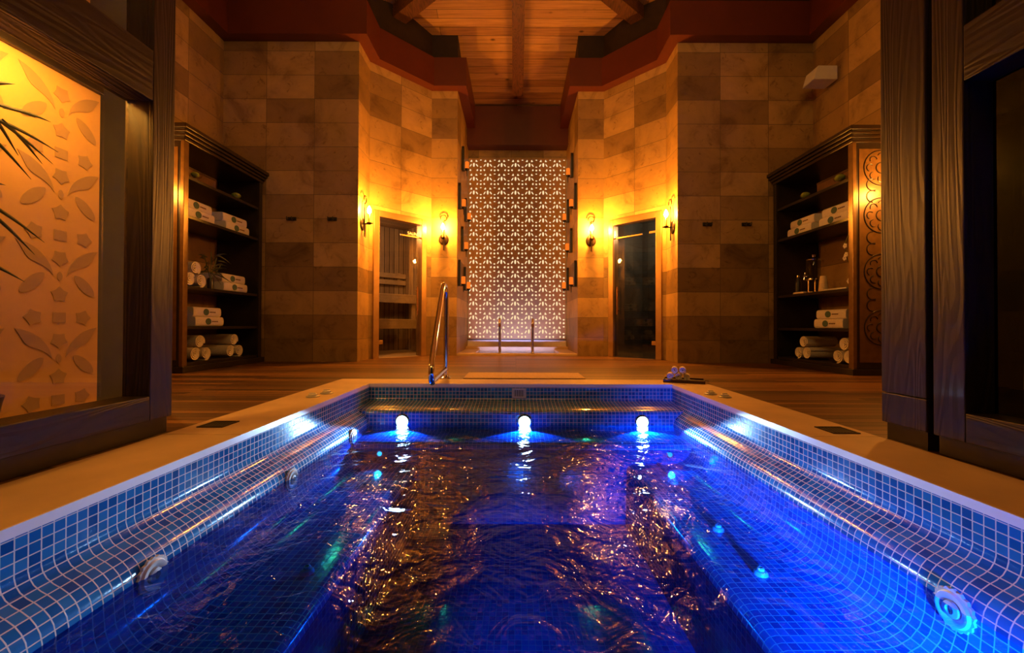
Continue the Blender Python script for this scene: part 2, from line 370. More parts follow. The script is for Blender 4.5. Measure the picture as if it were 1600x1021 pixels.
for sg, side in ((-1, 'left'), (1, 'right')):
    P = lambda x, y: (X0 + sg * x, y)
    wall('wall_%s' % side, P(XS, -1.6), P(XS, YF), (sg, 0), useed=0.35)
    wall('wall_%s_facing' % side, P(XA + .002, YF), P(XS, YF), (0, 1), useed=0.05 if sg < 0 else 0.07)
    wall('wall_%s_return' % side, P(XA, YF + 0.0005), P(XA, YB), (sg, 0), useed=0.2)
    wall('wall_%s_splay' % side, P(XA, YB), P(XC, YC), (sg, 1), holes=(0.10, 0.84, 1.96), useed=0.13)
    wall('wall_%s_pier' % side, P(XC, YC), P(XD + .002, YC), (0, 1), useed=0.1)
    wall('wall_%s_recess' % side, P(XD, YC + 0.0005), P(XD, YE), (sg, 0), mat='stone_b')
wall('wall_recess_back', (X0 - XD - 0.18, YE), (X0 + XD + 0.18, YE), (0, 1), mat='stone_b')

# cornice: one continuous red-brown band following every corner of the walls
def offset_path(pts, d):
    out = []
    for i, p in enumerate(pts):
        p = Vector(p)
        def nrm(a, b):
            t = (Vector(b) - Vector(a)).normalized(); return Vector((t.y, -t.x))
        ns = []
        if i > 0: ns.append(nrm(pts[i - 1], pts[i]))
        if i < len(pts) - 1: ns.append(nrm(pts[i], pts[i + 1]))
        if len(ns) == 2:
            b = (ns[0] + ns[1]); b /= (1 + ns[0].dot(ns[1])); out.append(p + b * d)
        else: out.append(p + ns[0] * d)
    return out
for sg, side in ((-1, 'left'), (1, 'right')):
    P = lambda x, y: (X0 + sg * x, y)
    for k, (a, b_, out, zt) in enumerate(((P(XS, -1.6), P(XS, YF), (sg, 0), 4.75), (P(XA + .002, YF), P(XS, YF), (0, 1), ZT), (P(XA, YF + .001), P(XA, YB), (sg, 0), ZT), (P(XA, YB), P(XC, YC), (sg, 1), ZT), (P(XC, YC), P(XD + .002, YC), (0, 1), 4.95), (P(XD, YC + .001), P(XD, YE), (sg, 0), 4.9))):
        wall('wall_%s_fascia' % side, a, b_, out, z0=4.412, z1=zt, mat='fascia')
path = [(X0 - XS, -1.6), (X0 - XS, YF), (X0 - XA, YF), (X0 - XA, YB), (X0 - XC, YC), (X0 - XD, YC), (X0 - XD, YE - 0.01)]
for sg, nm in ((1, 'trim_1'), (-1, 'trim_2')):
    pp = path if sg == 1 else [(2 * X0 - x, y) for x, y in path]
    inn = offset_path(pp, 0.145 * sg); wl = offset_path(pp, -0.02 * sg)
    mb = MB()
    z0, z1 = 4.0, 4.42
    for i in range(len(pp) - 1):
        a, b, c, d = inn[i], inn[i + 1], wl[i], wl[i + 1]
        mb.quad((*a, z0), (*b, z0), (*b, z1), (*a, z1)); mb.quad((*a, z0), (*c, z0), (*d, z0), (*b, z0)); mb.quad((*a, z1), (*b, z1), (*d, z1), (*c, z1))
    a, c = inn[-1], wl[-1]; mb.quad((*a, z0), (*c, z0), (*c, z1), (*a, z1))
    bmesh.ops.recalc_face_normals(mb.bm, faces=mb.bm.faces)
    struct(mb.build(nm, 'red'))
mb = MB(); mb.box(X0 - 0.909, X0 + 0.909, 7.50, 7.739, 3.70, 4.40); struct(mb.build('trim_3', 'red'))

# roof: hipped board ceiling
HS, HZ = 0.32, 6.87
def zback(y): return HZ - HS * y
AP = Vector((X0, 4.87, zback(4.87)))
SX = 0.2
def zside(x): return AP.z - SX * abs(x - X0)
def hip(x):   # y of hip line at x
    return AP.y + (AP.z - zside(x)) / HS
mb = MB()
for sg in (-1, 1):
    xe = X0 + sg * 4.6; ye = hip(xe)
    mb.bm.faces.new([mb.bm.verts.new(q) for q in [AP, (xe, ye, zside(xe)), (xe, 8.4, zback(8.4)), (X0, 8.4, zback(8.4))]])
cb = mb.build('ceiling', 'pine', uv=lambda c, n: (c.x, c.y * math.sqrt(1 + HS * HS))); struct(cb)
mb = MB()
for sg in (-1, 1):
    xe = X0 + sg * 4.6; ye = hip(xe)
    mb.bm.faces.new([mb.bm.verts.new(q) for q in [AP, (xe, ye, zside(xe)), (xe, -1.8, zside(xe)), (X0, -1.8, AP.z)]])
cs = mb.build('ceiling_sides', 'pine', uv=lambda c, n: (c.y, c.x)); struct(cs)
mb = MB()
w = 0.09
def beam(mb, a, b, w, dep):
    a, b = Vector(a), Vector(b); t = (b - a).normalized(); s = t.cross(Vector((0, 0, 1))).normalized(); u = Vector((0, 0, 1))
    b_ = bmesh.new(); vs_ = []
    for p in (a, b): vs_ += [b_.verts.new(p + s * sx * w - u * dz) for sx, dz in ((-1, 0), (1, 0), (1, dep), (-1, dep))]
    for i in range(4): b_.faces.new((vs_[i], vs_[(i + 1) % 4], vs_[4 + (i + 1) % 4], vs_[4 + i]))
    b_.faces.new(vs_[:4]); b_.faces.new(vs_[4:]); bmesh.ops.recalc_face_normals(b_, faces=b_.faces); mb.add(b_)
beam(mb, (X0, 7.15, zback(7.15) + .005), (X0, 4.87, AP.z + .005), w, 0.2); beam(mb, (X0, 4.9, AP.z), (X0, -1.8, AP.z), w, 0.2)
struct(mb.build('ceiling_beam', 'beamwood'))
for sg, nm in ((-1, 'ceiling_hip_beam_left'), (1, 'ceiling_hip_beam_right')):
    mb = MB(); x1 = X0 + sg * 2.9; beam(mb, (X0 + sg * .12, AP.y + .05, AP.z - .01), (x1, hip(x1), zside(x1) + .005), 0.1, 0.2)
    struct(mb.build(nm, 'beamwood'))

# floor: timber deck around the pool coping
CX0, CX1, CYF, CYN = -1.47, 1.52, 3.555, -0.75       # outer edge of the coping
PX0, PX1, PYF, PYN = -1.14, 1.22, 3.27, -0.42        # inner edge of the coping
mb = MB()
for x0, x1, y0, y1 in ((-3.9, 3.95, CYF, 6.33), (-3.9, CX0, -1.6, CYF), (CX1, 3.95, -1.6, CYF), (CX0, CX1, -1.6, CYN)):
    mb.box(x0, x1, y0, y1, -0.12, 0.0)
struct(mb.build('floor', 'deck'))

# ================================================================ SPA POOL
mb = MB()
for x0, x1, y0, y1 in ((CX0 + .002, CX1 - .002, PYF, CYF - .002), (CX0 + .002, CX1 - .002, CYN + .002, PYN)):
    mb.box(x0, x1, y0, y1, -0.022, 0.004, bev=0.004)
for x0, x1 in ((CX0 + .002, PX0), (PX1, CX1 - .002)):
    for y0, y1 in ((PYN, 1.75), (1.753, PYF)):
        mb.box(x0, x1, y0, y1, -0.022, 0.004, bev=0.004)
struct(mb.build('pool_coping', 'coping'))
mb = MB()
for x0, x1, y0, y1 in ((PX0 - .001, PX0 + .004, PYN, PYF), (PX1 - .004, PX1 + .001, PYN, PYF), (PX0, PX1, PYF - .004, PYF + .001)):
    mb.box(x0, x1, y0, y1, -0.022, 0.0045)
struct(mb.build('trim_5', 'edge'))
side_prof = [(0, -0.02), (0, -0.118), (0.004, -0.134), (0.014, -0.150), (0.030, -0.163), (0.050, -0.174), (0.068, -0.187), (0.082, -0.203), (0.092, -0.222), (0.097, -0.245), (0.098, -0.27),
             (0.102, -0.315), (0.115, -0.355), (0.14, -0.387), (0.175, -0.408), (0.215, -0.418), (0.26, -0.42), (0.475, -0.422), (0.495, -0.427), (0.508, -0.44), (0.513, -0.46), (0.52, -0.80)]
far_prof = [(0, -0.02), (0, -0.105), (0.006, -0.118), (0.02, -0.127), (0.245, -0.146), (0.265, -0.152), (0.276, -0.163), (0.28, -0.18), (0.28, -0.262), (0.285, -0.278), (0.30, -0.287), (0.56, -0.290), (0.585, -0.296), (0.597, -0.31), (0.60, -0.33), (0.60, -0.80)]
def strip(mb, prof, f, a0, a1, uvl):
    ln = [0.0]
    for p, q in zip(prof, prof[1:]): ln.append(ln[-1] + math.hypot(q[0] - p[0], q[1] - p[1]))
    va = [mb.bm.verts.new(f(d, z, a0)) for d, z in prof]; vb = [mb.bm.verts.new(f(d, z, a1)) for d, z in prof]
    for i in range(len(prof) - 1):
        fc = mb.bm.faces.new((va[i], vb[i], vb[i + 1], va[i + 1])); uvl.append([(a0, -ln[i]), (a1, -ln[i]), (a1, -ln[i + 1]), (a0, -ln[i + 1])])
uvl = []; mb = MB()
strip(mb, side_prof, lambda d, z, a: (PX0 + d, a, z), PYN, PYF, uvl)
strip(mb, side_prof, lambda d, z, a: (PX1 - d, a, z), PYN, PYF, uvl)
strip(mb, far_prof, lambda d, z, a: (a, PYF - d, z), PX0, PX1, uvl)
strip(mb, [(0, -0.02), (0, -0.8)], lambda d, z, a: (a, PYN + d, z), PX0, PX1, uvl)
mb.quad((PX0, PYN, -0.8), (PX1, PYN, -0.8), (PX1, PYF, -0.8), (PX0, PYF, -0.8)); uvl.append([(PX0, PYN), (PX1, PYN), (PX1, PYF), (PX0, PYF)])
mb.bm.faces.index_update()
pb = mb.build('pool_basin', 'mosaic', smooth=50); struct(pb)
pb.data.materials.append(M['mosaic_shade'])
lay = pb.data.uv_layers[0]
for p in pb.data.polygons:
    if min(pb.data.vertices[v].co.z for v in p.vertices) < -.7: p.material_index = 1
for p, u in zip(pb.data.polygons, uvl):
    for li, q in zip(p.loop_indices, u): lay.data[li].uv = (q[0] + 5 * .0274, q[1] - 0.02)
WZ = -0.248
mb = MB(); mb.quad((PX0 + .09, PYN, WZ), (PX1 - .09, PYN, WZ), (PX1 - .09, 2.992, WZ), (PX0 + .09, 2.992, WZ))
struct(mb.build('pool_water', 'water'))

# pool lights
def pool_light(x, label):
    t = thing('pool_light', label, 'pool light', (x, 2.988, -0.225), group='pool lights on the far wall')
    b = MB(); b.lathe([(0.052, 0), (0.052, 0.006), (0.042, 0.010), (0.039, 0.006)], 24, Matrix.Rotation(R(90), 4, 'X')); b.build('bezel', 'chrome', t, 40)
    b = MB(); b.lathe([(0.039, 0.003), (0.034, 0.010), (0.020, 0.015), (0.001, 0.016)], 24, Matrix.Rotation(R(90), 4, 'X')); b.build('lens', 'led', t, 60)
    return t
for x, lb in ((-0.804, 'glowing round pool light at the left end of the far tiled step'), (0.064, 'glowing round pool light in the middle of the far tiled step, below the skimmer grille'), (0.90, 'glowing round pool light at the right end of the far tiled step')):
    pool_light(x, lb)
    d = bpy.data.lights.new('pool_light_beam', 'SPOT'); d.energy = 72; d.color = (0.36, 0.66, 1.0); d.spot_size = R(124); d.spot_blend = 0.22; d.shadow_soft_size = 0.01
    o = bpy.data.objects.new('pool_light_beam', d); COL.objects.link(o); o.location = (x, 2.965, -0.222)
    o.rotation_euler = Vector((0, -1, -math.tan(R(40.5)))).to_track_quat('-Z', 'Y').to_euler()
for x, sd, em in ((0.98, 'right', (0.10, 0.55, 1.0)), (-0.86, 'left', (0.10, 0.85, 0.9))):  # lamps added for glow and fill along the side benches
    t = thing('bench_fill_lamp', 'small added fill lamp glowing under water on the far bench front, towards the %s' % sd, 'pool light', (x, 2.668, -0.355), group='added fill lamps under the far bench')
    b = MB(); b.lathe([(0.022, 0), (0.022, 0.005), (0.016, 0.007), (0.015, 0.004)], 20, Matrix.Rotation(R(90), 4, 'X')); b.build('bezel', 'chrome', t, 40)
    b = MB(); b.lathe([(0.015, 0.003), (0.012, 0.006), (0.001, 0.007)], 20, Matrix.Rotation(R(90), 4, 'X')); b.build('lens', emit('bench_fill_lamp_' + sd, em, 3.0), t, 60)
# jets under the waterline of the side walls
def jet_mb():
    t = thing('spa_jet', '', 'jet')
    b = MB(); pr = []
    for k in range(72):
        a = 2 * math.pi * k / 72; r = 0.050 + 0.0022 * math.cos(a * 18); pr.append((r * math.cos(a), r * math.sin(a)))
    b.prism(pr, 0.0, 0.008); b.lathe([(0.044, 0.008), (0.040, 0.014), (0.030, 0.014), (0.024, 0.010), (0.024, 0.008)], 30); b.build('flange', 'white', t, 35)
    b = MB(); b.lathe([(0.022, 0.008), (0.020, 0.016), (0.011, 0.018), (0.008, 0.010), (0.001, 0.009)], 20); b.build('nozzle', 'greyp', t, 40)
    return t
jet = jet_mb()
jets = [(-1, 1.21, 'pale round spa jet at the waterline of the left wall, nearest the camera'), (-1, 1.955, 'second spa jet along the left wall, half under the rounded ledge'),
        (-1, 2.69, 'bright spa jet at the far end of the left wall, close to the corner'), (1, 1.075, 'blue lit round spa jet on the right wall')]
for i, (sg, y, lb) in enumerate(jets):
    x = (PX0 + .096) if sg < 0 else (PX1 - .096)
    o = jet if i == 0 else dup(jet, (0, 0, 0))
    o.location = (x, y, -0.258); o.rotation_euler = (0, R(90) * (1 if sg < 0 else -1), 0)
    tag(o, lb, 'jet', 'round jets in the pool walls')
def bench_jet():
    t = thing('bench_jet', '', 'jet')
    b = MB(); b.lathe([(0.024, 0), (0.024, 0.006), (0.019, 0.014), (0.012, 0.016)], 20); b.build('collar', 'greyp', t, 40)
    b = MB(); b.lathe([(0.012, 0.012), (0.012, 0.024), (0.007, 0.026), (0.006, 0.018)], 16); b.build('nozzle', 'white', t, 40)
    return t
bj = bench_jet()
for i, (x, y, lb) in enumerate([(0.875, 1.50, 'small jet under water on the right bench, the one nearest the camera'), (0.878, 1.82, 'small jet under water in the middle of the right bench'),
                                (0.89, 2.36, 'small jet under water at the far end of the right bench'), (-0.74, 1.50, 'small pale jet under water on the dark left bench')]):
    o = bj if i == 0 else dup(bj, (0, 0, 0)); o.location = (x, y, -0.422); tag(o, lb, 'jet', 'small jets on the pool benches')
# skimmer grille
t = thing('skimmer_grille', 'small white slotted grille on the far pool wall under the coping', 'grille', (0.027, 3.268, -0.067))
b = MB(); b.box(-.052, .052, -.008, 0.0, -.036, -.026); b.box(-.052, .052, -.008, 0.0, .026, .036); b.box(-.052, -.040, -.008, 0.0, -.026, .026); b.box(.040, .052, -.008, 0, -.026, .026); b.build('frame', 'white', t)
b = MB()
for k in range(6): b.box(-.036 + k * .0135, -.030 + k * .0135, -.006, 0, -.026, .026)
b.build('slats', 'white', t)
b = MB(); b.box(-.040, .040, -.001, 0.0015, -.026, .026); b.build('backing', 'black', t)
# floor drain covers in the coping
for x, y, rz, lb in ((-1.357, 1.92, 0, 'dark square drain cover let into the coping by the left timber screen'), (1.415, 1.85, 0, 'dark square drain cover let into the coping by the right timber post')):
    t = thing('drain_cover', lb, 'drain cover', (x, y, 0.004), group='drain covers in the coping')
    b = MB()
    for a in ((-.058, .058, -.058, -.050), (-.058, .058, .050, .058), (-.058, -.050, -.05, .05), (.050, .058, -.05, .05)): b.box(*a, -0.002, .004)
    b.build('rim', 'iron', t)
    b = MB(); b.box(-.05, .05, -.05, .05, -.002, .0012)
    for k in range(7): b.box(-.046 + k * .0137, -.039 + k * .0137, -.044, .044, .0012, .003)
    b.build('grate', 'black', t)
# air control knobs on the coping
kn = None
for x, y, lb in ((-1.285, 2.66, 'round grey control knob on the left coping, nearer of two'), (-1.255, 2.79, 'round grey control knob on the left coping, farther of two'),
                 (1.345, 2.70, 'round grey control knob on the right coping, nearer of two'), (1.305, 2.81, 'round grey control knob on the right coping, farther of two')):
    if kn is None:
        kn = thing('control_knob', lb, 'knob', (x, y, .004)); o = kn
        b = MB(); b.lathe([(0.040, 0), (0.040, 0.005), (0.034, 0.008)], 24); b.build('base_ring', 'greyp', kn, 40)
        b = MB(); b.lathe([(0.026, 0.006), (0.025, 0.018), (0.018, 0.021)], 20); b.box(-.02, .02, -.004, .004, .018, .026, .002); b.build('grip', 'white', kn, 40)
    else: o = dup(kn, (x, y, .004), 0.4)
    tag(o, lb, 'knob', 'air control knobs on the coping')

# hand rail at the far pool edge
t = thing('pool_handrail', 'polished steel grab rail standing at the far left edge of the pool', 'handrail', (0, 0, 0))
def smooth_path(pts, n=8):
    pts = [Vector(p) for p in pts]; out = []
    for i in range(len(pts) - 1):
        p0, p1, p2, p3 = pts[max(i - 1, 0)], pts[i], pts[i + 1], pts[min(i + 2, len(pts) - 1)]
        for k in range(n):
            u = k / n
            out.append(0.5 * ((2 * p1) + (-p0 + p2) * u + (2 * p0 - 5 * p1 + 4 * p2 - p3) * u * u + (-p0 + 3 * p1 - 3 * p2 + p3) * u ** 3))
    return out + [pts[-1]]
b = MB(); b.tube(smooth_path([(-.602, 3.62, -.02), (-.602, 3.62, .35), (-.602, 3.62, .68), (-.602, 3.585, .775), (-.60, 3.50, .795), (-.598, 3.42, .765), (-.585, 3.16, .52), (-.568, 2.86, .235), (-.562, 2.80, .165), (-.562, 2.80, .105), (-.566, 2.84, .072), (-.575, 2.95, .07), (-.59, 3.3, .075), (-.602, 3.61, .08)], 6), 0.0195, 16)
b.build('rail_tube', 'chrome', t, 60)
b = MB(); b.lathe([(0.045, 0), (0.045, 0.008), (0.026, 0.018), (0.022, 0.03)], 24, Matrix.Translation((-.602, 3.62, 0))); b.build('base_flange', 'chrome', t, 40)
# mat
b = MB(); b.box(-.45, .60, 3.60, 4.02, 0.0, 0.008, .003); tag(b.build('bath_mat', 'mat'), 'plain beige mat lying on the deck at the far pool edge', 'mat')

# ================================================================ PLUNGE POOL IN THE RECESS
mb = MB()
WX = 0.66
for x0, x1, y0, y1, z in ((X0 - XD, X0 + XD, 6.32, 6.40, .032), (X0 - XD, X0 - WX, 6.40, 7.46, .032), (X0 + WX, X0 + XD, 6.40, 7.46, .032), (X0 - XD, X0 + XD, 7.46, 7.74, .075)):
    mb.box(x0, x1, y0, y1, -0.12, z, .004)
struct(mb.build('plunge_pool_coping', 'coping'))
mb = MB()
x0, x1, y0, y1 = X0 - WX, X0 + WX, 6.40, 7.46
mb.quad((x0, y0, -.8), (x1, y0, -.8), (x1, y1, -.8), (x0, y1, -.8))
for p, q in (((x0, y0), (x1, y0)), ((x1, y0), (x1, y1)), ((x1, y1), (x0, y1)), ((x0, y1), (x0, y0))): mb.quad((*p, -.8), (*q, -.8), (*q, 0), (*p, 0))
struct(mb.build('plunge_pool_basin', 'plunge'))
mb = MB(); mb.box(X0 - XD + .005, X0 + XD - .005, 7.70, 7.739, .075, .186); struct(mb.build('trim_6', 'edge'))
mb = MB(); mb.quad((x0, y0, .018), (x1, y0, .018), (x1, y1, .018), (x0, y1, .018)); struct(mb.build('plunge_pool_water', 'water2'))
rl = None
for x, lb in ((-.247, 'left one of the two short steel grab rails at the plunge pool'), (.257, 'right one of the two short steel grab rails at the plunge pool')):
    if rl is None:
        rl = thing('grab_rail', lb, 'handrail', (x, 6.36, .032)); o = rl
        b = MB(); b.tube(smooth_path([(0, 0, 0), (0, 0, .3), (0, 0, .45), (0, .035, .515), (0, .11, .52), (0, .17, .46), (0, .22, .30), (0, .25, .10), (0, .25, -.06)], 6), .017, 14); b.build('rail_tube', 'chrome', rl, 60)
        b = MB(); b.tube([(0, 0, .40), (0, 0, .445)], .0195, 14); b.build('collar', 'copper', rl, 60)
        b = MB(); b.lathe([(.04, 0), (.04, .006), (.022, .014)], 20); b.build('base_flange', 'chrome', rl, 40)
    else: o = dup(rl, (x, 6.36, .032))
    tag(o, lb, 'handrail', 'grab rails at the plunge pool')

# ================================================================ LATTICE SCREEN
CELL = 0.2557; NX, NZ = 7, 13
def ell(cx, cy, a, bb, rot, n=10, pw=1.0):
    out = []
    for k in range(n):
        t_ = 2 * math.pi * k / n; x, y = a * math.cos(t_), bb * math.sin(t_)
        y *= (1 - 0.25 * pw * math.cos(t_))
        out.append((cx + x * math.cos(rot) - y * math.sin(rot), cy + x * math.sin(rot) + y * math.cos(rot)))
    return out
c = CELL
FX, FY = -.0355, .010
holes = [[(x + FX, y + FY) for x, y in ((-.019, .008), (-.013, .034), (0, .046), (.013, .034), (.019, .008), (.013, -.032), (0, -.042), (-.013, -.032))]]
for s_ in (-1, 1):
    holes.append(ell(FX + s_ * .057, FY - .006, .036, .013, R(90 - s_ * -32), 10, .3))
    tri = [(FX + s_ * .028, FY + .052), (FX + s_ * .076, FY + .056), (FX + s_ * .044, FY + .100), (FX + s_ * .032, FY + .088)]
    holes.append(tri if s_ > 0 else tri[::-1])
    holes.append(ell(FX + s_ * .064, FY - .095, .022, .016, R(90 - s_ * 18), 10, .3))
for dy, a_, b_ in ((-.037, .021, .014), (-.100, .019, .020), (.090, .020, .013)): holes.append(ell(FX + .1278, FY + dy, a_, b_, 0, 10, 0))
cu = bpy.data.curves.new('cell', 'CURVE'); cu.dimensions = '2D'; cu.fill_mode = 'BOTH'; cu.extrude = 0.012
def poly(pts):
    sp = cu.splines.new('POLY'); sp.points.add(len(pts) - 1)
    for p_, q in zip(sp.points, pts): p_.co = (q[0], q[1], 0, 1)
    sp.use_cyclic_u = True
poly([(-c / 2, -c / 2), (c / 2, -c / 2), (c / 2, c / 2), (-c / 2, c / 2)])
for h in holes:
    hx_, hy_ = sum(p[0] for p in h) / len(h), sum(p[1] for p in h) / len(h)
    h = [(hx_ + (x - hx_) * .97, hy_ + (y - hy_) * .97) for x, y in h]
    poly(h)
co_ = bpy.data.objects.new('cell', cu); COL.objects.link(co_)
dg = bpy.context.evaluated_depsgraph_get(); dg.update()
cm = bpy.data.meshes.new_from_object(co_.evaluated_get(dg))
bpy.data.objects.remove(co_); bpy.data.curves.remove(cu)
lat = thing('lattice_screen', 'tall backlit screen pierced with flower shaped holes at the end of the recess', 'screen', (X0, 7.70, 0.205))
mb = MB()
cb_ = bmesh.new(); cb_.from_mesh(cm)
kill = [f for f in cb_.faces if all(abs(v.co.x) > c / 2 - 1e-4 for v in f.verts) or all(abs(v.co.y) > c / 2 - 1e-4 for v in f.verts)]
bmesh.ops.delete(cb_, geom=kill, context='FACES')
cm2 = bpy.data.meshes.new('cell'); cb_.to_mesh(cm2); cb_.free()
for i in range(NX):
    for k in range(NZ):
        b = bmesh.new(); b.from_mesh(cm2)
        mb.add(b, Matrix.Translation(((i - (NX - 1) / 2) * c, 0, (k + .5) * c)) @ Matrix.Rotation(R(90), 4, 'X'))
mb.build('pierced_panel', 'lattice', lat)
b = MB(); W2 = NX * c / 2
b.box(-W2, W2, .022, .03, 0.01, NZ * c - .01); b.build('light_panel', 'lightbox', lat)
b = MB(); b.box(-W2, W2, -.016, .012, -.018, 0); b.build('bottom_rail', 'oaky', lat)

# ================================================================ WALL LIGHTS
def make_sconce():
    t = thing('wall_sconce', '', 'sconce')      # origin on the wall at bulb height, room is -Y
    b = MB(); b.ball((0, -.006, -.165), .075, 1, .22, 1.15, 3); b.build('back_plate', 'iron', t, 60)
    b = MB(); ring = [(.046 * math.sin(2 * math.pi * k / 22), -.035 - .006 * k / 22, .15 - .046 * math.cos(2 * math.pi * k / 22)) for k in range(19)]
    b.tube(smooth_path([(0, -.03, -.33), (0, -.032, -.2), (0, -.03, -.05), (0, -.032, .08)], 5) + ring, .0075, 8); b.build('scroll_stem', 'iron', t, 60)
    b = MB(); b.tube([(0, -.02, -.16), (0, -.07, -.165), (0, -.135, -.158)], .008, 8); b.tube([(0.012, -.04, -.16), (.012, -.04, -.34)], .005, 8); b.lathe([(.006, -.175), (.03, -.165), (.034, -.15), (.012, -.145)], 16, Matrix.Translation((0, -.09, 0))); b.build('arm', 'iron', t, 60)
    b = MB(); b.lathe([(.013, -.15), (.013, -.04), (.008, -.035)], 14, Matrix.Translation((0, -.09, 0))); b.build('candle_tube', 'brass', t, 50)
    b = MB(); b.lathe([(.008, -.035), (.022, -.015), (.027, .006), (.020, .032), (.010, .052), (.002, .066)], 14, Matrix.Translation((0, -.09, 0))); b.build('bulb', 'bulb', t, 60)
    return t
sc0 = make_sconce()
SP = 80.0
scs = [((X0 - XA, 5.35, 1.915), R(90), 'lit iron wall sconce left of the sauna door, on the narrow return wall'), ((-1.09, YC, 1.912), 0, 'lit iron wall sconce between the sauna door and the recess'),
       ((1.125, YC, 1.90), 0, 'lit iron wall sconce between the recess and the dark glass door'), ((X0 + XA, 5.36, 1.885), R(-90), 'lit iron wall sconce right of the dark glass door, on the narrow return wall'),
       ((X0 - XS, 3.6, 1.78), R(90), 'lit iron wall sconce on the left side wall before the towel cabinet'), ((X0 + XS, 3.6, 1.78), R(-90), 'lit iron wall sconce on the right side wall before the towel cabinet')]
for i, (l, rz, lb) in enumerate(scs):
    o = sc0 if i == 0 else dup(sc0, (0, 0, 0))
    o.location = l; o.rotation_euler = (0, 0, rz); tag(o, lb, 'sconce', 'iron wall sconces')
    v = Matrix.Rotation(rz, 3, 'Z') @ Vector((0, -.16, .02))
    point('sconce_light', Vector(l) + v, SP if i < 4 else 26.0, WARM, 0.02)
def make_candle():
    t = thing('candle_sconce', '', 'candle light')    # origin on the wall at candle centre, room is -Y
    b = MB(); b.prism([(-.035, -.09), (.035, -.09), (.035, .26), (.022, .30), (0, .315), (-.022, .30), (-.035, .26)], -.040, -.001, 'Y'); b.build('back_plate', 'black', t)
    b = MB(); b.tube(smooth_path([(0, -.012, -.03), (0, -.04, -.085), (0, -.085, -.075)], 5), .007, 8); b.lathe([(.004, -.18), (.007, -.10), (.012, -.085), (.036, -.068), (.038, -.058)], 16, Matrix.Translation((0, -.085, 0))); b.build('cup_arm', 'black', t, 50)
    b = MB(); b.lathe([(.031, -.058), (.031, .052), (.026, .056), (.022, .05)], 18, Matrix.Translation((0, -.085, 0))); b.build('candle', 'candle', t, 50)
    return t
cd0 = None
rows = {-1: [(728.6, 257.7), (723.7, 317), (732.5, 338), (728, 384), (723, 438), (732, 446)], 1: [(887, 268), (892, 317), (881.4, 339), (886, 386), (892.5, 439), (881, 446)]}
words_ = {257.7: 'topmost, high near the ceiling beam', 317: 'second from the top, nearer the room', 338: 'third from the top, close to the lattice', 384: 'fourth from the top, halfway up', 438: 'low one nearer the room', 446: 'lowest one, close to the lattice',
          268: 'topmost, high near the ceiling beam', 339: 'third from the top, close to the lattice', 386: 'fourth from the top, halfway up', 439: 'low one nearer the room'}
for sg in (-1, 1):
    xw = X0 + sg * XD
    for px, py in rows[sg]:
        xc = xw - sg * .085
        y = xc / ((px - 806) / 655); y = min(max(y, 6.42), 7.45)
        z = CAM_H + (508 + (px - 806) * .0035 - py) / 655 * y
        if cd0 is None: cd0 = make_candle(); o = cd0
        else: o = dup(cd0, (0, 0, 0))
        o.location = (xw, y, z); o.rotation_euler = (0, 0, R(-90) * sg)
        tag(o, 'orange candle light, %s recess wall, %s' % ('left' if sg < 0 else 'right', words_[py]), 'candle light', 'candle lights in the recess')

# ================================================================ DOORS
def local_door(sg):
    """matrix: local x along the splayed wall from its outer corner, y away from the room, z up"""
    p0 = Vector((X0 + sg * XA, YB, 0)); d = Vector((-sg * (XA - XC), YC - YB, 0)).normalized(); n = Vector((sg, 1, 0)).normalized()
    n = (n - d * n.dot(d)).normalized()
    return Matrix(((d.x, n.x, 0, p0.x), (d.y, n.y, 0, p0.y), (0, 0, 1, 0), (0, 0, 0, 1)))
S0, S1, G0, G1 = 0.05, 0.885, 0.135, 0.80
for sg, nm, lb in ((-1, 'door_1', 'glass sauna door in a brown frame on the left splayed wall'), (1, 'door_2', 'dark glass door in a brown frame on the right splayed wall')):
    root = bpy.data.objects.new(nm, None); COL.objects.link(root); root.empty_display_size = .1; root.matrix_world = local_door(sg)
    struct(root, lb)
    b = MB()
    b.box(S0, G0, -.03, .10, 0, 2.02, .006); b.box(G1, S1, -.03, .10, 0, 2.02, .006); b.box(G0, G1, -.03, .10, 1.935, 2.02, .006)
    fr = b.build('frame', 'brass', root)
    b = MB(); b.box(G0 + .004, G1 - .004, .012, .022, .012, 1.92); gl = b.build('glass_leaf', 'glass' if sg < 0 else 'smoke', root)
    b = MB()
    hx = G1 - .07
    b.tube([(hx, -.03, .62), (hx, -.03, 1.02)], .011, 12); b.tube([(hx, -.03, .68), (hx, .012, .68)], .007, 8); b.tube([(hx, -.03, .96), (hx, .012, .96)], .007, 8); b.build('handle', 'copper', root, 50)
    for z in (.22,):
        b = MB(); b.box(G0 - .01, G0 + .075, .004, .03, z - .028, z + .028, .004); b.build('hinge', 'brass', root)
    if sg > 0:
        b = MB(); b.box(G0 - .01, G0 + .11, .004, .03, 1.735, 1.765, .003); b.build('hinge', 'brass', root)
    b = MB(); b.box(G0 + (.22 if sg > 0 else .34), G1 - .006, .006, .028, 1.735, 1.755, .002); b.build('transom_bar', 'brass', root)
    if sg < 0:
        tx = bpy.data.curves.new('t', 'FONT'); tx.body = 'SAUNA'; tx.size = .062; tx.extrude = .001; tx.align_x = 'RIGHT'
        to = bpy.data.objects.new('t', tx); COL.objects.link(to); dg = bpy.context.evaluated_depsgraph_get(); dg.update()
        tm = bpy.data.meshes.new_from_object(to.evaluated_get(dg)); bpy.data.objects.remove(to); bpy.data.curves.remove(tx)
        b = MB(); bb = bmesh.new(); bb.from_mesh(tm); b.add(bb, Matrix.Translation((G1 - .012, .008, 1.766)) @ Matrix.Rotation(R(90), 4, 'X')); b.build('lettering', 'white', root)
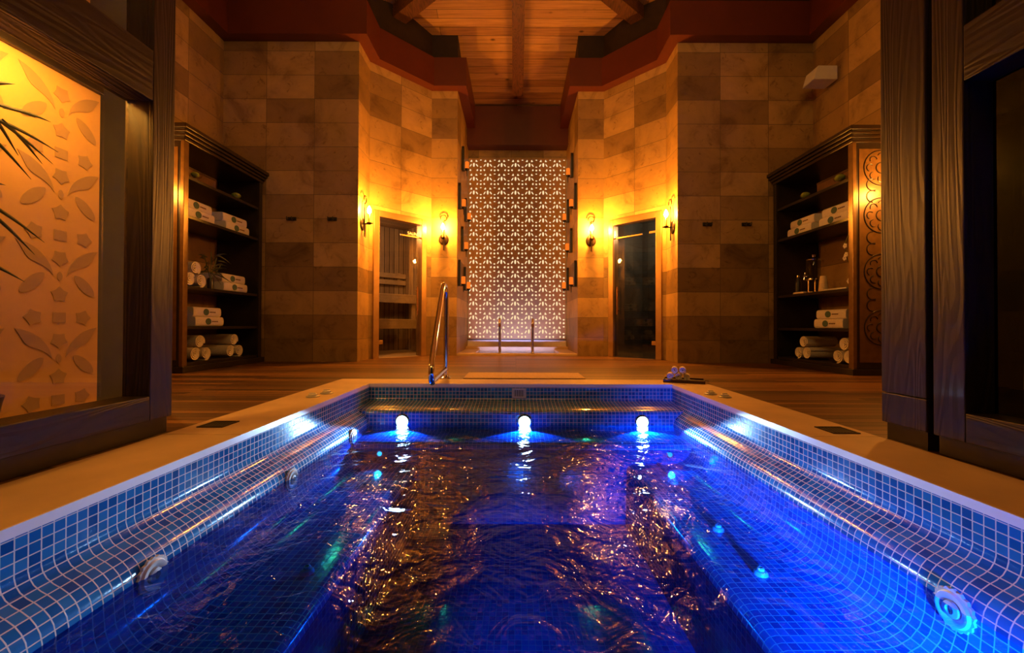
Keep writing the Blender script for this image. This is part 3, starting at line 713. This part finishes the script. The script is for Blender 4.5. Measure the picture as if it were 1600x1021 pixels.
# sauna cabin behind the left door
Ms = local_door(-1)
def local_obj(o, mtx): o.matrix_world = mtx; return o
b = MB(); b.box(-.55, 1.45, 1.55, 1.6, 0, 2.25); o = local_obj(b.build('wall_sauna_back', 'saunaw', uv=lambda c, n: (c.z, c.x)), Ms); struct(o)
b = MB(); b.box(-.6, -.55, .12, 1.6, 0, 2.25); o = local_obj(b.build('wall_sauna_left', 'saunaw', uv=lambda c, n: (c.z, c.y)), Ms); struct(o)
b = MB(); b.box(1.45, 1.5, .22, 1.6, 0, 2.25); o = local_obj(b.build('wall_sauna_right', 'saunaw', uv=lambda c, n: (c.z, c.y)), Ms); struct(o)
b = MB(); b.box(-.6, 1.5, .22, 1.6, 2.2, 2.25); o = local_obj(b.build('ceiling_sauna', 'saunaw', uv=lambda c, n: (c.x, c.y)), Ms); struct(o)
b = MB(); b.box(-.6, 1.5, .0, 1.6, -.02, 0.004); o = local_obj(b.build('floor_sauna', 'benchw'), Ms); struct(o)
t = thing('sauna_bench', 'two tier slatted wooden bench inside the sauna behind the glass door', 'bench'); t.matrix_world = Ms
for nm, y0, y1, z in (('upper_seat', 1.05, 1.54, .98), ('lower_seat', .60, 1.05, .55)):
    b = MB(); n = 5; wd = (y1 - y0) / n
    for k in range(n): b.box(-.54, 1.44, y0 + k * wd + .006, y0 + (k + 1) * wd - .006, z - .03, z, .004)
    b.build(nm, 'benchw', t)
    b = MB(); b.box(-.54, 1.44, y0 + .004, y0 + .03, z - .15, z - .031); b.build('fascia', 'benchw', t)
    for lx in (-.5, 1.34):
        b = MB(); b.box(lx, lx + .06, y0 + .04, y0 + .09, 0.005, z - .031); b.build('leg', 'benchw', t)
b = MB(); b.box(-.54, 1.44, 1.49, 1.53, 1.30, 1.38); b.box(-.54, 1.44, 1.49, 1.53, 1.18, 1.26)
for lx in (-.4, .5, 1.3): b.box(lx, lx + .05, 1.53, 1.548, 1.16, 1.40)
b.build('back_rest', 'benchw', t)
point('sauna_light', Ms @ Vector((.35, .55, 1.95)), 24, (1.0, 0.55, 0.24), .06)
# dark steam room behind the right door
Mr = local_door(1)
b = MB(); b.box(-.3, 1.3, 1.2, 1.25, 0, 2.25); b.box(-.35, -.3, .19, 1.25, 0, 2.25); b.box(1.0, 1.05, .19, 1.25, 0, 2.25); b.box(-.35, 1.3, .19, 1.25, 2.2, 2.25); b.box(-.35, 1.3, 0, 1.25, -.02, .004)
o = local_obj(b.build('wall_steam_room', 'steam'), Mr); struct(o)
point('steam_room_light', Mr @ Vector((.3, .8, 2.0)), 16, (0.9, 0.8, 0.6), .06)

# ================================================================ TIMBER SCREENS BESIDE THE POOL
def screen(sg, xf, y_end, zr0, zr1, label):
    """glazed timber frame parallel to the pool edge; xf = face towards the pool, y_end = far end"""
    t = thing('timber_screen', label, 'screen', (xf, y_end, 0), group='glazed timber screens')
    bx = lambda b, n0, n1, y0, y1, z0, z1, bev=.004: b.box(*sorted((sg * n0, sg * n1)), y0, y1, z0, z1, bev)   # n: distance away from the pool
    pw = .108; y0 = -y_end - .6
    b = MB(); bx(b, 0, .115, -pw, 0, .07, 2.75); b.build('post', 'oakz', t)
    b = MB(); bx(b, 0.0, .115, y0, -pw - .001, .07, .17); b.build('bottom_rail', 'oaky', t)
    b = MB(); bx(b, .0, .115, y0, -pw - .001, zr0, zr1); b.build('middle_rail', 'oaky', t)
    b = MB(); bx(b, .0, .115, y0, -pw - .001, 2.45, 2.65); b.build('top_rail', 'oaky', t)
    b = MB(); bx(b, .02, .10, y0, 0, .0, .07); b.build('plinth', 'ebony', t)
    b = MB(); bx(b, .100, .108, y0, -pw - .001, .17, zr0, 0); b.build('glass_pane', 'glass' if sg < 0 else 'dusk', t)
    b = MB(); bx(b, .100, .108, y0, -pw - .001, zr1, 2.45, 0); b.build('glass_pane', 'glass' if sg < 0 else 'dusk', t)
    return t
screen(-1, -1.478, 1.806, 1.37, 1.575, 'dark oak screen with glass panes on the left of the pool, orange panel behind')
screen(1, 1.522, 1.530, 1.30, 1.49, 'dark oak screen with dark glass panes on the right of the pool')
t = thing('timber_post', 'broad dark oak post with a jointed foot beside the right pool screen', 'post', (1.522, 1.746, 0))
b = MB(); b.box(0, .14, -.19, 0, .195, 2.75, .004); b.build('shaft', 'oakz', t)
b = MB(); b.box(0, .14, -.19, 0, .07, .192, .004); b.build('foot_block', 'oakz', t)
b = MB(); b.box(.015, .125, -.18, -.01, 0, .07); b.build('plinth', 'ebony', t)
# patterned plaster panel behind the left screen
def star(cx, cy, r, n, k=0.6, rot=0.0):
    return [(cx + (r if i % 2 == 0 else r * k) * math.sin(rot + math.pi * i / n), cy + (r if i % 2 == 0 else r * k) * math.cos(rot + math.pi * i / n)) for i in range(2 * n)]
def lens(cx, cy, a, bb, rot): return [(cx + x * math.cos(rot) - y * math.sin(rot), cy + x * math.sin(rot) + y * math.cos(rot)) for x, y in [(a * math.cos(u), bb * math.sin(u) * abs(math.sin(u)) ** .3) for u in [2 * math.pi * k / 18 for k in range(18)]]]
def crescent(cx, cy, r, a0, a1, w):
    n = 10; o_ = [(cx + r * math.cos(a0 + (a1 - a0) * k / n), cy + r * math.sin(a0 + (a1 - a0) * k / n)) for k in range(n + 1)]
    i_ = []
    for k in range(1, n):
        u = k / n; a = a0 + (a1 - a0) * u; rr = r - w * math.sin(math.pi * u) * (0.4 + u * .8); i_.append((cx + rr * math.cos(a), cy + rr * math.sin(a)))
    return o_ + i_[::-1]
def pattern_panel(name, label, x, y0, y1, z0, z1, cell=0.36):
    t = thing(name, label, 'panel', (x, 0, 0))
    b = MB(); b.box(-.04, 0, y0, y1, z0, z1); b.build('plaster_face', 'plaster', t)
    b = MB(); th = (.0005, .002)
    k0 = int((z1 - z0) / cell) + 1; n0 = int((y1 - y0) / cell) + 1
    for i in range(-1, n0 + 1):
        for k in range(-1, k0 + 1):
            cy, cz = y1 - 0.17 - i * cell, z0 + .13 + k * cell
            shp = [star(cy, cz + .10, .036, 5, .72), star(cy, cz - .10, .036, 5, .72, math.pi), star(cy - .10, cz, .036, 5, .72, -1.57), star(cy + .10, cz, .036, 5, .72, 1.57),
                   [(cy - .026, cz - .022), (cy + .026, cz - .022), (cy + .026, cz + .022), (cy - .026, cz + .022)],
                   lens(cy - .105, cz + .145, .062, .024, R(45)), lens(cy + .105, cz + .145, .062, .024, R(-45)), lens(cy, cz + .18, .020, .011, R(90)),
                   crescent(cy - .18, cz - .20, .155, R(8), R(84), .062), crescent(cy + .18, cz - .20, .155, R(172), R(96), .062)]
            for s_ in shp:
                if all(y0 + .004 < p[0] < y1 - .004 and z0 + .004 < p[1] < z1 - .004 for p in s_): b.prism(s_, *th, axis='X')
    b.build('stencil_pattern', 'motif', t)
    return t
pattern_panel('patterned_panel', 'orange lit plaster panel with stars and petals behind the left screen glass', -2.0, -.3, 2.005, 0.0, 1.56)
pattern_panel('patterned_panel', 'upper plaster panel with stars seen above the middle rail of the left screen', -2.05, -.3, 2.0, 1.80, 2.7)
b = MB(); b.box(-2.18, -2.10, -.6, 2.42, 0, 3.0); struct(b.build('wall_alcove', 'darkwall'))
b = MB(); b.box(-2.10, -1.98, -.3, 2.005, 1.56, 1.80, .004); struct(b.build('trim_4', 'ebony'))
# bamboo in front of the panel
def leaf(b, base, dirv, ln, wd, droop=.3):
    d = Vector(dirv).normalized(); s_ = d.cross(Vector((1, 0, .2))).normalized(); prev = None; p = Vector(base); n = 7
    for k in range(n + 1):
        u = k / n; w_ = wd * math.sin(math.pi * min(1, .12 + u * .88)) ** .8 if k < n else .0004
        q = Vector(base) + d * ln * u + Vector((0, 0, -droop * ln * u * u))
        up = Vector((.002, 0, 0))
        cur = [b.bm.verts.new(q - s_ * w_), b.bm.verts.new(q + up), b.bm.verts.new(q + s_ * w_)]
        if prev: b.bm.faces.new((prev[0], prev[1], cur[1], cur[0])); b.bm.faces.new((prev[1], prev[2], cur[2], cur[1]))
        prev = cur
t = thing('bamboo_plant', 'bamboo with long dark leaves between the left screen glass and the orange panel', 'plant', (-1.80, 1.36, 0))
b = MB(); b.tube([(0, 0, 0), (0, .01, .5), (0, -.01, 1.0), (.0, .0, 1.36)], .012, 8); b.tube([(-.05, -.12, 0), (-.05, -.1, .8), (-.04, -.12, 1.3)], .010, 8)
for z in (.3, .62, .95, 1.2): b.tube([(0, 0, z), (0, 0, z + .012)], .015, 8)
b.build('cane', 'cane', t, 60)
b = MB()
for base, dv, ln in [((0, .0, 1.20), (0, 1, .35), .22), ((0, .02, 1.17), (0, 1, .05), .26), ((0, .02, 1.14), (0, .8, -.5), .20), ((0, .01, 1.24), (0, .9, .8), .17), ((0, 0, 1.1), (0, .6, -.9), .17), ((0, .03, 1.19), (.0, .9, -.25), .24), ((0, .05, 1.21), (0, .7, -.8), .15),
                     ((0, .1, 1.22), (0, .9, .3), .16), ((0, .1, 1.18), (0, .9, -.6), .15), ((0, .0, 1.02), (0, .3, -1), .16), ((0, 0, .90), (0, 1, -.35), .25), ((0, .02, .88), (0, 1, -.65), .22), ((0, -.02, .70), (0, 1, -.25), .20), ((0, 0, .93), (0, .8, .3), .12),
                     ((0, -.1, 1.2), (0, -.9, .3), .2), ((0, -.1, 1.0), (0, -.8, -.4), .2)]:
    leaf(b, base, dv, ln, .0075, .18)
b.build('leaves', 'leaf', t)
b = MB(); b.lathe([(.09, 0), (.12, .2), (.125, .22), (.115, .22), (.11, .18)], 24, Matrix.Translation((0, -.04, 0))); b.build('pot', 'ebony', t, 50)

# ================================================================ TOWEL CABINETS
SHELF = [0.09, 0.44, 0.83, 1.51, 1.89]
def cabinet(sg, label):
    """origin at the near front foot; local x away from the room (sg), y towards the far wall"""
    XFp = 3.16; D = XS - .02 - XFp; Y1 = 5.16 - 3.95
    t = thing('towel_cabinet', label, 'cabinet', (X0 + sg * XFp, 3.95, 0), group='towel cabinets')
    bx = lambda b, x0, x1, *a: b.box(*sorted((sg * x0, sg * x1)), *a)
    b = MB(); bx(b, 0.0, D, 0, .05, .06, 2.22, .004); b.build('side_panel', 'ebony', t)
    b = MB(); bx(b, 0.0, D, Y1 - .05, Y1, .06, 2.22, .004); b.build('side_panel', 'ebony', t)
    b = MB(); bx(b, -.03, D, -.03, Y1 + .03, 0, .06, .006); b.build('plinth', 'ebony', t)
    b = MB()
    for k, (o_, z0, z1) in enumerate(((.012, 2.20, 2.235), (.028, 2.238, 2.268), (.045, 2.271, 2.300), (.060, 2.303, 2.345))): bx(b, -o_, D, -o_, Y1 + o_, z0, z1, .008)
    b.build('crown_moulding', 'crown', t)
    for k, z in enumerate(SHELF):
        b = MB(); bx(b, .012, D - .004, .05, Y1 - .05, z - (.03 if k else .03), z, .003); b.build('shelf', 'ebony', t)
    b = MB(); bx(b, -.004, .03, -.006, .052, .06, 2.2, .004); f1 = b.build('front_stile', 'gilt', t)
    b = MB(); bx(b, -.004, .03, Y1 - .052, Y1 + .006, .06, 2.2, .004); f1 = b.build('front_stile', 'ebony', t)
    cp = MB(); bx(cp, .055, D - .03, -.006, 0.002, .12, 2.14, .002); cpo = cp.build('carved_panel', 'gilt', t)
    b = MB()
    def arc(cx, cz, r, a0, a1, rad=.0055, n=16): b.tube([(sg * (cx + r * math.cos(a0 + (a1 - a0) * k / n)), -.007, cz + r * math.sin(a0 + (a1 - a0) * k / n)) for k in range(n + 1)], rad, 6)
    for cz in (.45, .98, 1.51, 1.96):
        cx = .265
        arc(cx, cz, .165, 0, 2 * math.pi, n=30); arc(cx, cz, .05, 0, 2 * math.pi, n=20)
        for k in range(8):
            a = k * math.pi / 4
            arc(cx + .105 * math.cos(a), cz + .105 * math.sin(a), .034, a - 2.2, a + 1.2, .0045, 10)
    for cz in (.715, 1.245, 1.745):
        for s_ in (-1, 1):
            for u in (-1, 1):
                arc(.265 + s_ * .085, cz + u * .055, .055, R(90 if u > 0 else -90), R(90 if u > 0 else -90) - s_ * u * 3.6, .005, 14)
    b.build('scrollwork', 'ebony', cpo, 60)
    return t
cabinet(-1, 'tall black open cabinet of towels against the left stone wall')
cabinet(1, 'tall black open cabinet with towels and a drinks dispenser against the right stone wall')

# folded towels: local x = depth (front at 0, away from the room +x), y = length, z up
def make_towel(sg):
    t = thing('folded_towel', '', 'towel')
    b = MB(); L, D, H = .40, .27, .098
    n = 6; prof = []
    # folded front edge: three soft folds bulging out of the front face
    def pr():
        out = [(D, .006), (D - .01, 0.0), (D - .01, H - .004), (D - .02, H)]
        for j in range(11):
            a = R(90) + R(180) * j / 10; out.append((.030 - abs(math.cos(a)) ** .6 * .030, H / 2 + math.copysign(abs(math.sin(a)) ** .6, math.sin(a)) * H / 2))
        return [out[0], out[2], out[3]] + out[4:]
    q = pr()
    for k_, (e_, o_) in enumerate(((0, .0), (.006, .010), (.016, .018), (.030, .022))):
        b.prism([(sg * (x * (1 - e_) + e_ * .12), e_ * .5 * H + z * (1 - e_ * 1.0) if e_ < .02 else .02 * H + z * .955) for x, z in q], -L / 2 - o_ + .022, L / 2 + o_ - .022, 'Y')
    for z_ in (.33, .66): b.box(*sorted((sg * .0, sg * -.0012)), -L / 2 + .03, L / 2 - .03, z_ * H - .001, z_ * H + .001)
    body = b.build('cloth', 'terry', t, 40)
    b = MB(); b.lathe([(.040, 0), (.040, .002), (.036, .003)], 22, Matrix.Translation((-sg * .0005, .03 * sg, H * .5)) @ Matrix.Rotation(R(-90 * sg), 4, 'Y') @ Matrix.Diagonal((.85, 1, 1.0, 1)))
    b.build('emblem', 'emblem', t)
    b = MB()
    ys = .03 * sg
    for k in range(4):
        y = ys - sg * (.062 + k * .022)
        b.box(*sorted((-sg * .003, sg * .002)), y - .008, y + .008, H * .5 - .006, H * .5 + .006)
    b.build('stitching', 'thread', t)
    return t
TW = {-1: make_towel(-1), 1: make_towel(1)}
used = {-1: False, 1: False}
XFRONT = 3.16
def place_towel(sg, y, z, inset, label, yaw=0.0):
    loc = (X0 + sg * (XFRONT + inset), y, z)
    if not used[sg]: o = TW[sg]; used[sg] = True; o.location = loc; o.rotation_euler = (0, 0, yaw)
    else: o = dup(TW[sg], loc, yaw)
    tag(o, label, 'towel', 'folded towels in the cabinets')
def stack(sg, y, k, inset, where, shift=0.03):
    cab = 'left' if sg < 0 else 'right'
    place_towel(sg, y, SHELF[k], inset, 'lower folded towel of the pair %s, %s cabinet' % (where, cab))
    place_towel(sg, y - .0 + random.uniform(-.012, .012), SHELF[k] + .0975, inset + shift, 'upper folded towel of the pair %s, %s cabinet' % (where, cab), random.uniform(-.03, .03))
stack(1, 4.80, 3, .06, 'far on the second shelf')
stack(1, 4.28, 3, .06, 'near on the second shelf')
stack(1, 4.36, 1, .06, 'alone on the fourth shelf')
stack(-1, 4.82, 3, .06, 'far on the second shelf')
stack(-1, 4.23, 3, .05, 'near on the second shelf')
stack(-1, 4.78, 2, .05, 'beside the bamboo on the third shelf')
stack(-1, 4.38, 1, .05, 'alone on the fourth shelf')
# rolled towels
def spiral_roll(b, r, ln, turns=3.2, th=.013, axis='X', sg=1):
    n = int(turns * 22); outer, inner = [], []
    a_ = (r - .008) / (2 * math.pi * turns)
    for k in range(n + 1):
        u = k / n * 2 * math.pi * turns; rr = .008 + a_ * u
        outer.append((rr * math.cos(u + 1), rr * math.sin(u + 1)))
        ri = max(.002, rr - a_ * 2 * math.pi * .80); inner.append((ri * math.cos(u + 1), ri * math.sin(u + 1)))
    vs0 = []; bm = b.bm
    fx = (lambda p, d: (sg * d, p[0], p[1]))
    rows_ = []
    for d, k in ((.010, .985), (0.0, .93), (0.0, .93), (.010, .985)): pass
    A0 = [bm.verts.new(fx(p, 0)) for p in outer]; A1 = [bm.verts.new(fx(p, ln)) for p in outer]
    B0 = [bm.verts.new(fx(p, .006)) for p in inner]; B1 = [bm.verts.new(fx(p, ln - .006)) for p in inner]
    for k in range(n):
        bm.faces.new((A0[k], A0[k + 1], A1[k + 1], A1[k])); bm.faces.new((B0[k], B1[k], B1[k + 1], B0[k + 1]))
        bm.faces.new((A0[k], B0[k], B0[k + 1], A0[k + 1])); bm.faces.new((A1[k], A1[k + 1], B1[k + 1], B1[k]))
    bm.faces.new((A0[n], A1[n], B1[n], B0[n]))
    bmesh.ops.recalc_face_normals(bm, faces=bm.faces)
RR = .070
b = MB(); spiral_roll(b, RR, .34); r0 = b.build('rolled_towel', 'terry', None, 45)
first = [True]
def roll(x, y, z, rz, label, rx=0.0, scale=1.0, group='rolled towels in the cabinets', src=None):
    src = src or r0
    if first[0]: o = src; first[0] = False
    else: o = src.copy(); COL.objects.link(o)
    o.location = (x, y, z); o.rotation_euler = (rx, 0, rz); o.scale = (scale,) * 3
    tag(o, label, 'towel', group)
def pyramid(sg, y, k, inset, where, two=False):
    cab = 'left' if sg < 0 else 'right'; rz = 0 if sg > 0 else math.pi
    x = X0 + sg * (XFRONT + inset); z = SHELF[k] + RR
    roll(x, y - RR * 1.03, z, rz, 'near lower rolled towel %s, %s cabinet' % (where, cab), .4)
    if two:
        roll(x, y, z + 1.72 * RR, rz, 'upper rolled towel %s, %s cabinet' % (where, cab), 1.9); roll(x, y + RR * 1.03, z, rz, 'far lower rolled towel %s, %s cabinet' % (where, cab), 2.6); return
    roll(x, y + RR * 1.03, z, rz, 'far lower rolled towel %s, %s cabinet' % (where, cab), 2.6)
    roll(x + sg * .01, y, z + 1.76 * RR, rz, 'top rolled towel %s, %s cabinet' % (where, cab), 1.2)
pyramid(1, 4.74, 0, .06, 'in the far pile, bottom shelf')
pyramid(1, 4.14, 0, .05, 'in the near pile, bottom shelf')
pyramid(-1, 4.78, 0, .06, 'in the far pile, bottom shelf')
pyramid(-1, 4.25, 0, .05, 'in the near pile, bottom shelf')
pyramid(-1, 4.16, 2, .04, 'at the near end of the third shelf', True)

# small things on the shelves
def sx(sg, d): return X0 + sg * (XFRONT + d)
def wooden_box(sg, y, label):
    t = thing('wooden_crate', label, 'box', (sx(sg, .10), y, SHELF[4]), group='wooden crates on the top shelves')
    b = MB(); w_, l_, h_ = .26, .24, .13
    b.box(*sorted((0, sg * .015)), -l_, l_, 0, h_, .003); b.box(*sorted((sg * (w_ - .015), sg * w_)), -l_, l_, 0, h_, .003); b.box(*sorted((sg * .015, sg * (w_ - .015))), -l_, -l_ + .015, 0, h_, .003); b.box(*sorted((sg * .015, sg * (w_ - .015))), l_ - .015, l_, 0, h_, .003)
    b.box(*sorted((sg * .015, sg * (w_ - .015))), -l_ + .015, l_ - .015, 0, .012); b.build('body', 'box', t)
    b = MB(); b.box(*sorted((-sg * .004, sg * .0)), -l_, l_, h_ - .02, h_); b.build('edge_strip', 'tray', t)
wooden_box(1, 4.32, 'low brown wooden crate on the top shelf of the right cabinet')
wooden_box(-1, 4.27, 'low brown wooden crate on the top shelf of the left cabinet')
def moss(sg, y, d, label, r=.045):
    t = thing('moss_bowl', label, 'bowl', (sx(sg, d), y, SHELF[4]), group='moss bowls on the top shelves')
    b = MB(); b.lathe([(.028, 0), (.05, .02), (.058, .045), (.053, .045), (.045, .02)], 20); b.build('glass_bowl', 'glass', t, 50)
    b = MB(); b.ball((0, 0, .045), r, 1, 1, .75, 3, .10); b.build('moss', 'lime', t, 60)
moss(1, 4.70, .07, 'small bowl of yellow green moss at the far end of the top shelf, right cabinet')
moss(1, 4.14, .026, 'green moss ball in front of the crate on the top shelf, right cabinet')
moss(-1, 4.79, .07, 'small bowl of yellow green moss at the far end of the top shelf, left cabinet')
moss(-1, 4.12, .026, 'green moss ball in front of the crate on the top shelf, left cabinet', .035)
# bamboo sprigs on the third shelf of the left cabinet
t = thing('bamboo_vase', 'vase of green bamboo sprigs on the third shelf of the left cabinet', 'plant', (sx(-1, .10), 4.44, SHELF[2]))
b = MB(); b.lathe([(.028, 0), (.030, .10), (.024, .12), (.02, .12)], 18); b.build('vase', 'ebony', t, 50)
b = MB()
for p_ in ((.02, .06, .34), (-.01, -.08, .36), (0, .01, .40), (.02, .13, .28)): b.tube([(0, 0, .1), (p_[0] * .5, p_[1] * .4, p_[2] * .6), p_], .004, 6)
b.build('stems', 'cane', t, 60)
b = MB()
random.seed(3)
for k in range(26):
    a = random.uniform(-1, 1); z = random.uniform(.16, .38)
    leaf(b, (random.uniform(-.02, .03), a * .08, z), (random.uniform(-.1, .5), a * 1.2 + random.uniform(-.3, .3), random.uniform(-.3, .7)), random.uniform(.10, .19), .008, .35)
b.build('leaves', 'leaf', t)
# drinks dispenser and its neighbours on the third shelf of the right cabinet
t = thing('drinks_dispenser', 'glass drinks dispenser with chrome lid and tap on the third shelf', 'dispenser', (sx(1, .11), 4.63, SHELF[2]))
b = MB(); b.lathe([(.075, .0), (.075, .012), (.05, .016)], 24); b.tube([(-.055, 0, .01), (-.055, 0, .14)], .008, 8); b.tube([(.05, .045, .01), (.05, .045, .14)], .008, 8); b.tube([(.05, -.045, .01), (.05, -.045, .14)], .008, 8); b.lathe([(.07, .135), (.075, .14), (.075, .155), (.07, .16)], 24); b.build('stand', 'chrome', t, 40)
b = MB(); b.lathe([(.066, .16), (.068, .17), (.068, .35), (.063, .36)], 24, cap=False); b.build('jar', 'glass', t, 50)
b = MB(); b.lathe([(.07, .358), (.072, .37), (.05, .39), (.015, .396), (.015, .41), (.02, .42), (.008, .43)], 24); b.build('lid', 'chrome', t, 50)
b = MB(); b.tube([(-.065, 0, .185), (-.11, 0, .185)], .010, 10); b.tube([(-.10, 0, .185), (-.102, 0, .14)], .008, 10); b.tube([(-.095, 0, .19), (-.095, 0, .225)], .006, 8); b.build('tap', 'chrome', t, 50)
t = thing('paper_cup_stack', 'stack of upturned paper cups beside the drinks dispenser', 'cups', (sx(1, .10), 4.47, SHELF[2]))
b = MB(); pr = [(.046, 0)]
for k in range(5): pr += [(.047 - k * .0018, .002 + k * .02), (.044 - k * .0018, .019 + k * .02)]
pr += [(.030, .165), (.028, .168)]
b.lathe(pr, 22); b.build('cups', 'cream', t, 30)
t = thing('dark_bottle', 'small dark bottle with silver cap beside the drinks dispenser', 'bottle', (sx(1, .12), 4.90, SHELF[2]))
b = MB(); b.lathe([(.034, 0), (.034, .13), (.028, .16), (.014, .185), (.014, .20)], 18); b.build('body', 'black', t, 40)
b = MB(); b.lathe([(.016, .198), (.016, .222), (.01, .224)], 16); b.build('cap', 'chrome', t, 40)
t = thing('serving_tray', 'flat white tray on the third shelf, right cabinet', 'tray', (sx(1, .03), 4.24, SHELF[2]))
b = MB(); b.box(0, .20, -.17, .12, 0, .008, .003); b.build('base', 'white', t)
b = MB(); b.box(-.006, .0, -.176, .126, 0, .014); b.box(.20, .206, -.176, .126, 0, .014); b.box(0, .2, -.176, -.17, 0, .014); b.box(0, .2, .12, .126, 0, .014); b.build('rim', 'white', t)
t = thing('folded_napkin', 'small folded pinkish napkin lying at the far front of the third shelf, right cabinet', 'napkin', (sx(1, .03), 4.78, SHELF[2]))
b = MB(); b.box(0, .10, -.10, .08, 0, .010, .004); b.build('lower_fold', 'cream', t); b = MB(); b.box(.004, .098, -.096, .076, .0102, .020, .004); b.build('upper_fold', 'terry', t)
t = thing('orchid', 'white orchid in a slim vase at the near end of the third shelf, right cabinet', 'plant', (sx(1, .11), 4.12, SHELF[2] + .0085))
b = MB(); b.lathe([(.022, 0), (.03, .05), (.02, .11), (.016, .13)], 18); b.build('vase', 'glass', t, 50)
b = MB(); b.tube(smooth_path([(0, 0, .02), (0, .01, .2), (-.02, .03, .34), (-.03, .02, .46), (-.02, -.02, .54)], 5), .003, 6); b.build('stem', 'cane', t, 60)
b = MB()
for px_, py_, pz_ in ((-.03, .025, .30), (-.035, .0, .33), (-.01, .0, .07), (-.03, .02, .42)):
    for k in range(5): a = k * 2 * math.pi / 5; b.ball((px_ - .006, py_ + .016 * math.cos(a), pz_ + .016 * math.sin(a)), .012, .35, 1, 1, 2)
b.build('blossoms', 'petal', t, 60)

# ================================================================ TRAY WITH FACE CLOTHS, HOOKS, SPEAKER
RT = R(-22)
t = thing('wooden_tray', 'dark wooden tray at the far right corner of the pool coping', 'tray', (1.375, 3.43, .004), RT)
b = MB(); b.box(-.15, .15, -.09, .09, 0.003, .012, .002); b.build('base', 'tray', t)
b = MB(); b.box(-.155, .155, -.096, -.088, 0.0, .024, .002); b.box(-.155, .155, .088, .096, 0, .024, .002); b.box(-.157, -.149, -.088, .088, 0, .024, .002); b.box(.149, .157, -.088, .088, 0, .024, .002); b.build('rim', 'tray', t)
b = MB(); b.box(.157, .185, -.03, .03, .010, .016, .002); b.build('handle', 'chrome', t)
b = MB(); spiral_roll(b, .030, .11, 2.2); fc = b.build('rolled_face_cloth', 'terry', None, 45); first[0] = True
Mt = Matrix.Translation((1.375, 3.43, .004)) @ Matrix.Rotation(RT, 4, 'Z')
for lx, lz, lb in ((-.105, .043, 'left'), (-.043, .043, 'middle'), (.019, .043, 'right')):
    p_ = Mt @ Vector((lx, -.05, lz)); roll(p_.x, p_.y, p_.z, RT + R(90), 'small white rolled face cloth, %s one of the lower row on the dark tray' % lb, random.uniform(0, 3), 1, 'face cloths on the tray', fc)
for lx, lz, lb in ((-.074, .096, 'left'), (-.012, .096, 'right')):
    p_ = Mt @ Vector((lx, -.045, lz)); roll(p_.x, p_.y, p_.z, RT + R(90), 'small white rolled face cloth, %s one of the upper pair on the dark tray' % lb, random.uniform(0, 3), 1, 'face cloths on the tray', fc)
hk = None
for x, z, lb in ((-2.79, 1.775, 'black robe hook on the left stone wall, nearer the towel cabinet'), (-2.285, 1.775, 'black robe hook on the left stone wall, nearer the sauna door'),
                 (2.375, 1.725, 'black robe hook on the right stone wall, nearer the dark glass door'), (2.86, 1.725, 'black robe hook on the right stone wall, nearer the drinks cabinet')):
    if hk is None:
        hk = thing('robe_hook', lb, 'hook', (x, YF, z)); o = hk
        b = MB(); b.box(-.055, .055, -.012, 0, -.022, .022, .004); b.build('plate', 'black', hk)
        for hx in (-.03, .03):
            b = MB(); b.tube(smooth_path([(hx, -.008, 0), (hx, -.045, -.012), (hx, -.066, -.03), (hx, -.075, -.012), (hx, -.075, .012)], 5), .006, 8); b.build('prong', 'black', hk, 60)
    else: o = dup(hk, (x, YF, z))
    tag(o, lb, 'hook', 'robe hooks on the stone walls')
t = thing('wall_speaker', 'small white box speaker high in the corner of the right stone walls', 'speaker', (X0 + XS, 4.86, 3.36))
b = MB(); b.prism([(-.30, -.075), (-.04, -.075), (-.04, .08), (-.255, .08)], -.10, .10, 'Y'); b.build('body', 'white', t)
b = MB(); b.prism([(-.305, -.070), (-.301, -.070), (-.258, .074), (-.262, .074)], -.092, .092, 'Y'); b.build('grille', 'white', t)
b = MB(); b.box(-.045, 0, -.03, .03, -.04, .04, .004); b.build('bracket', 'black', t)
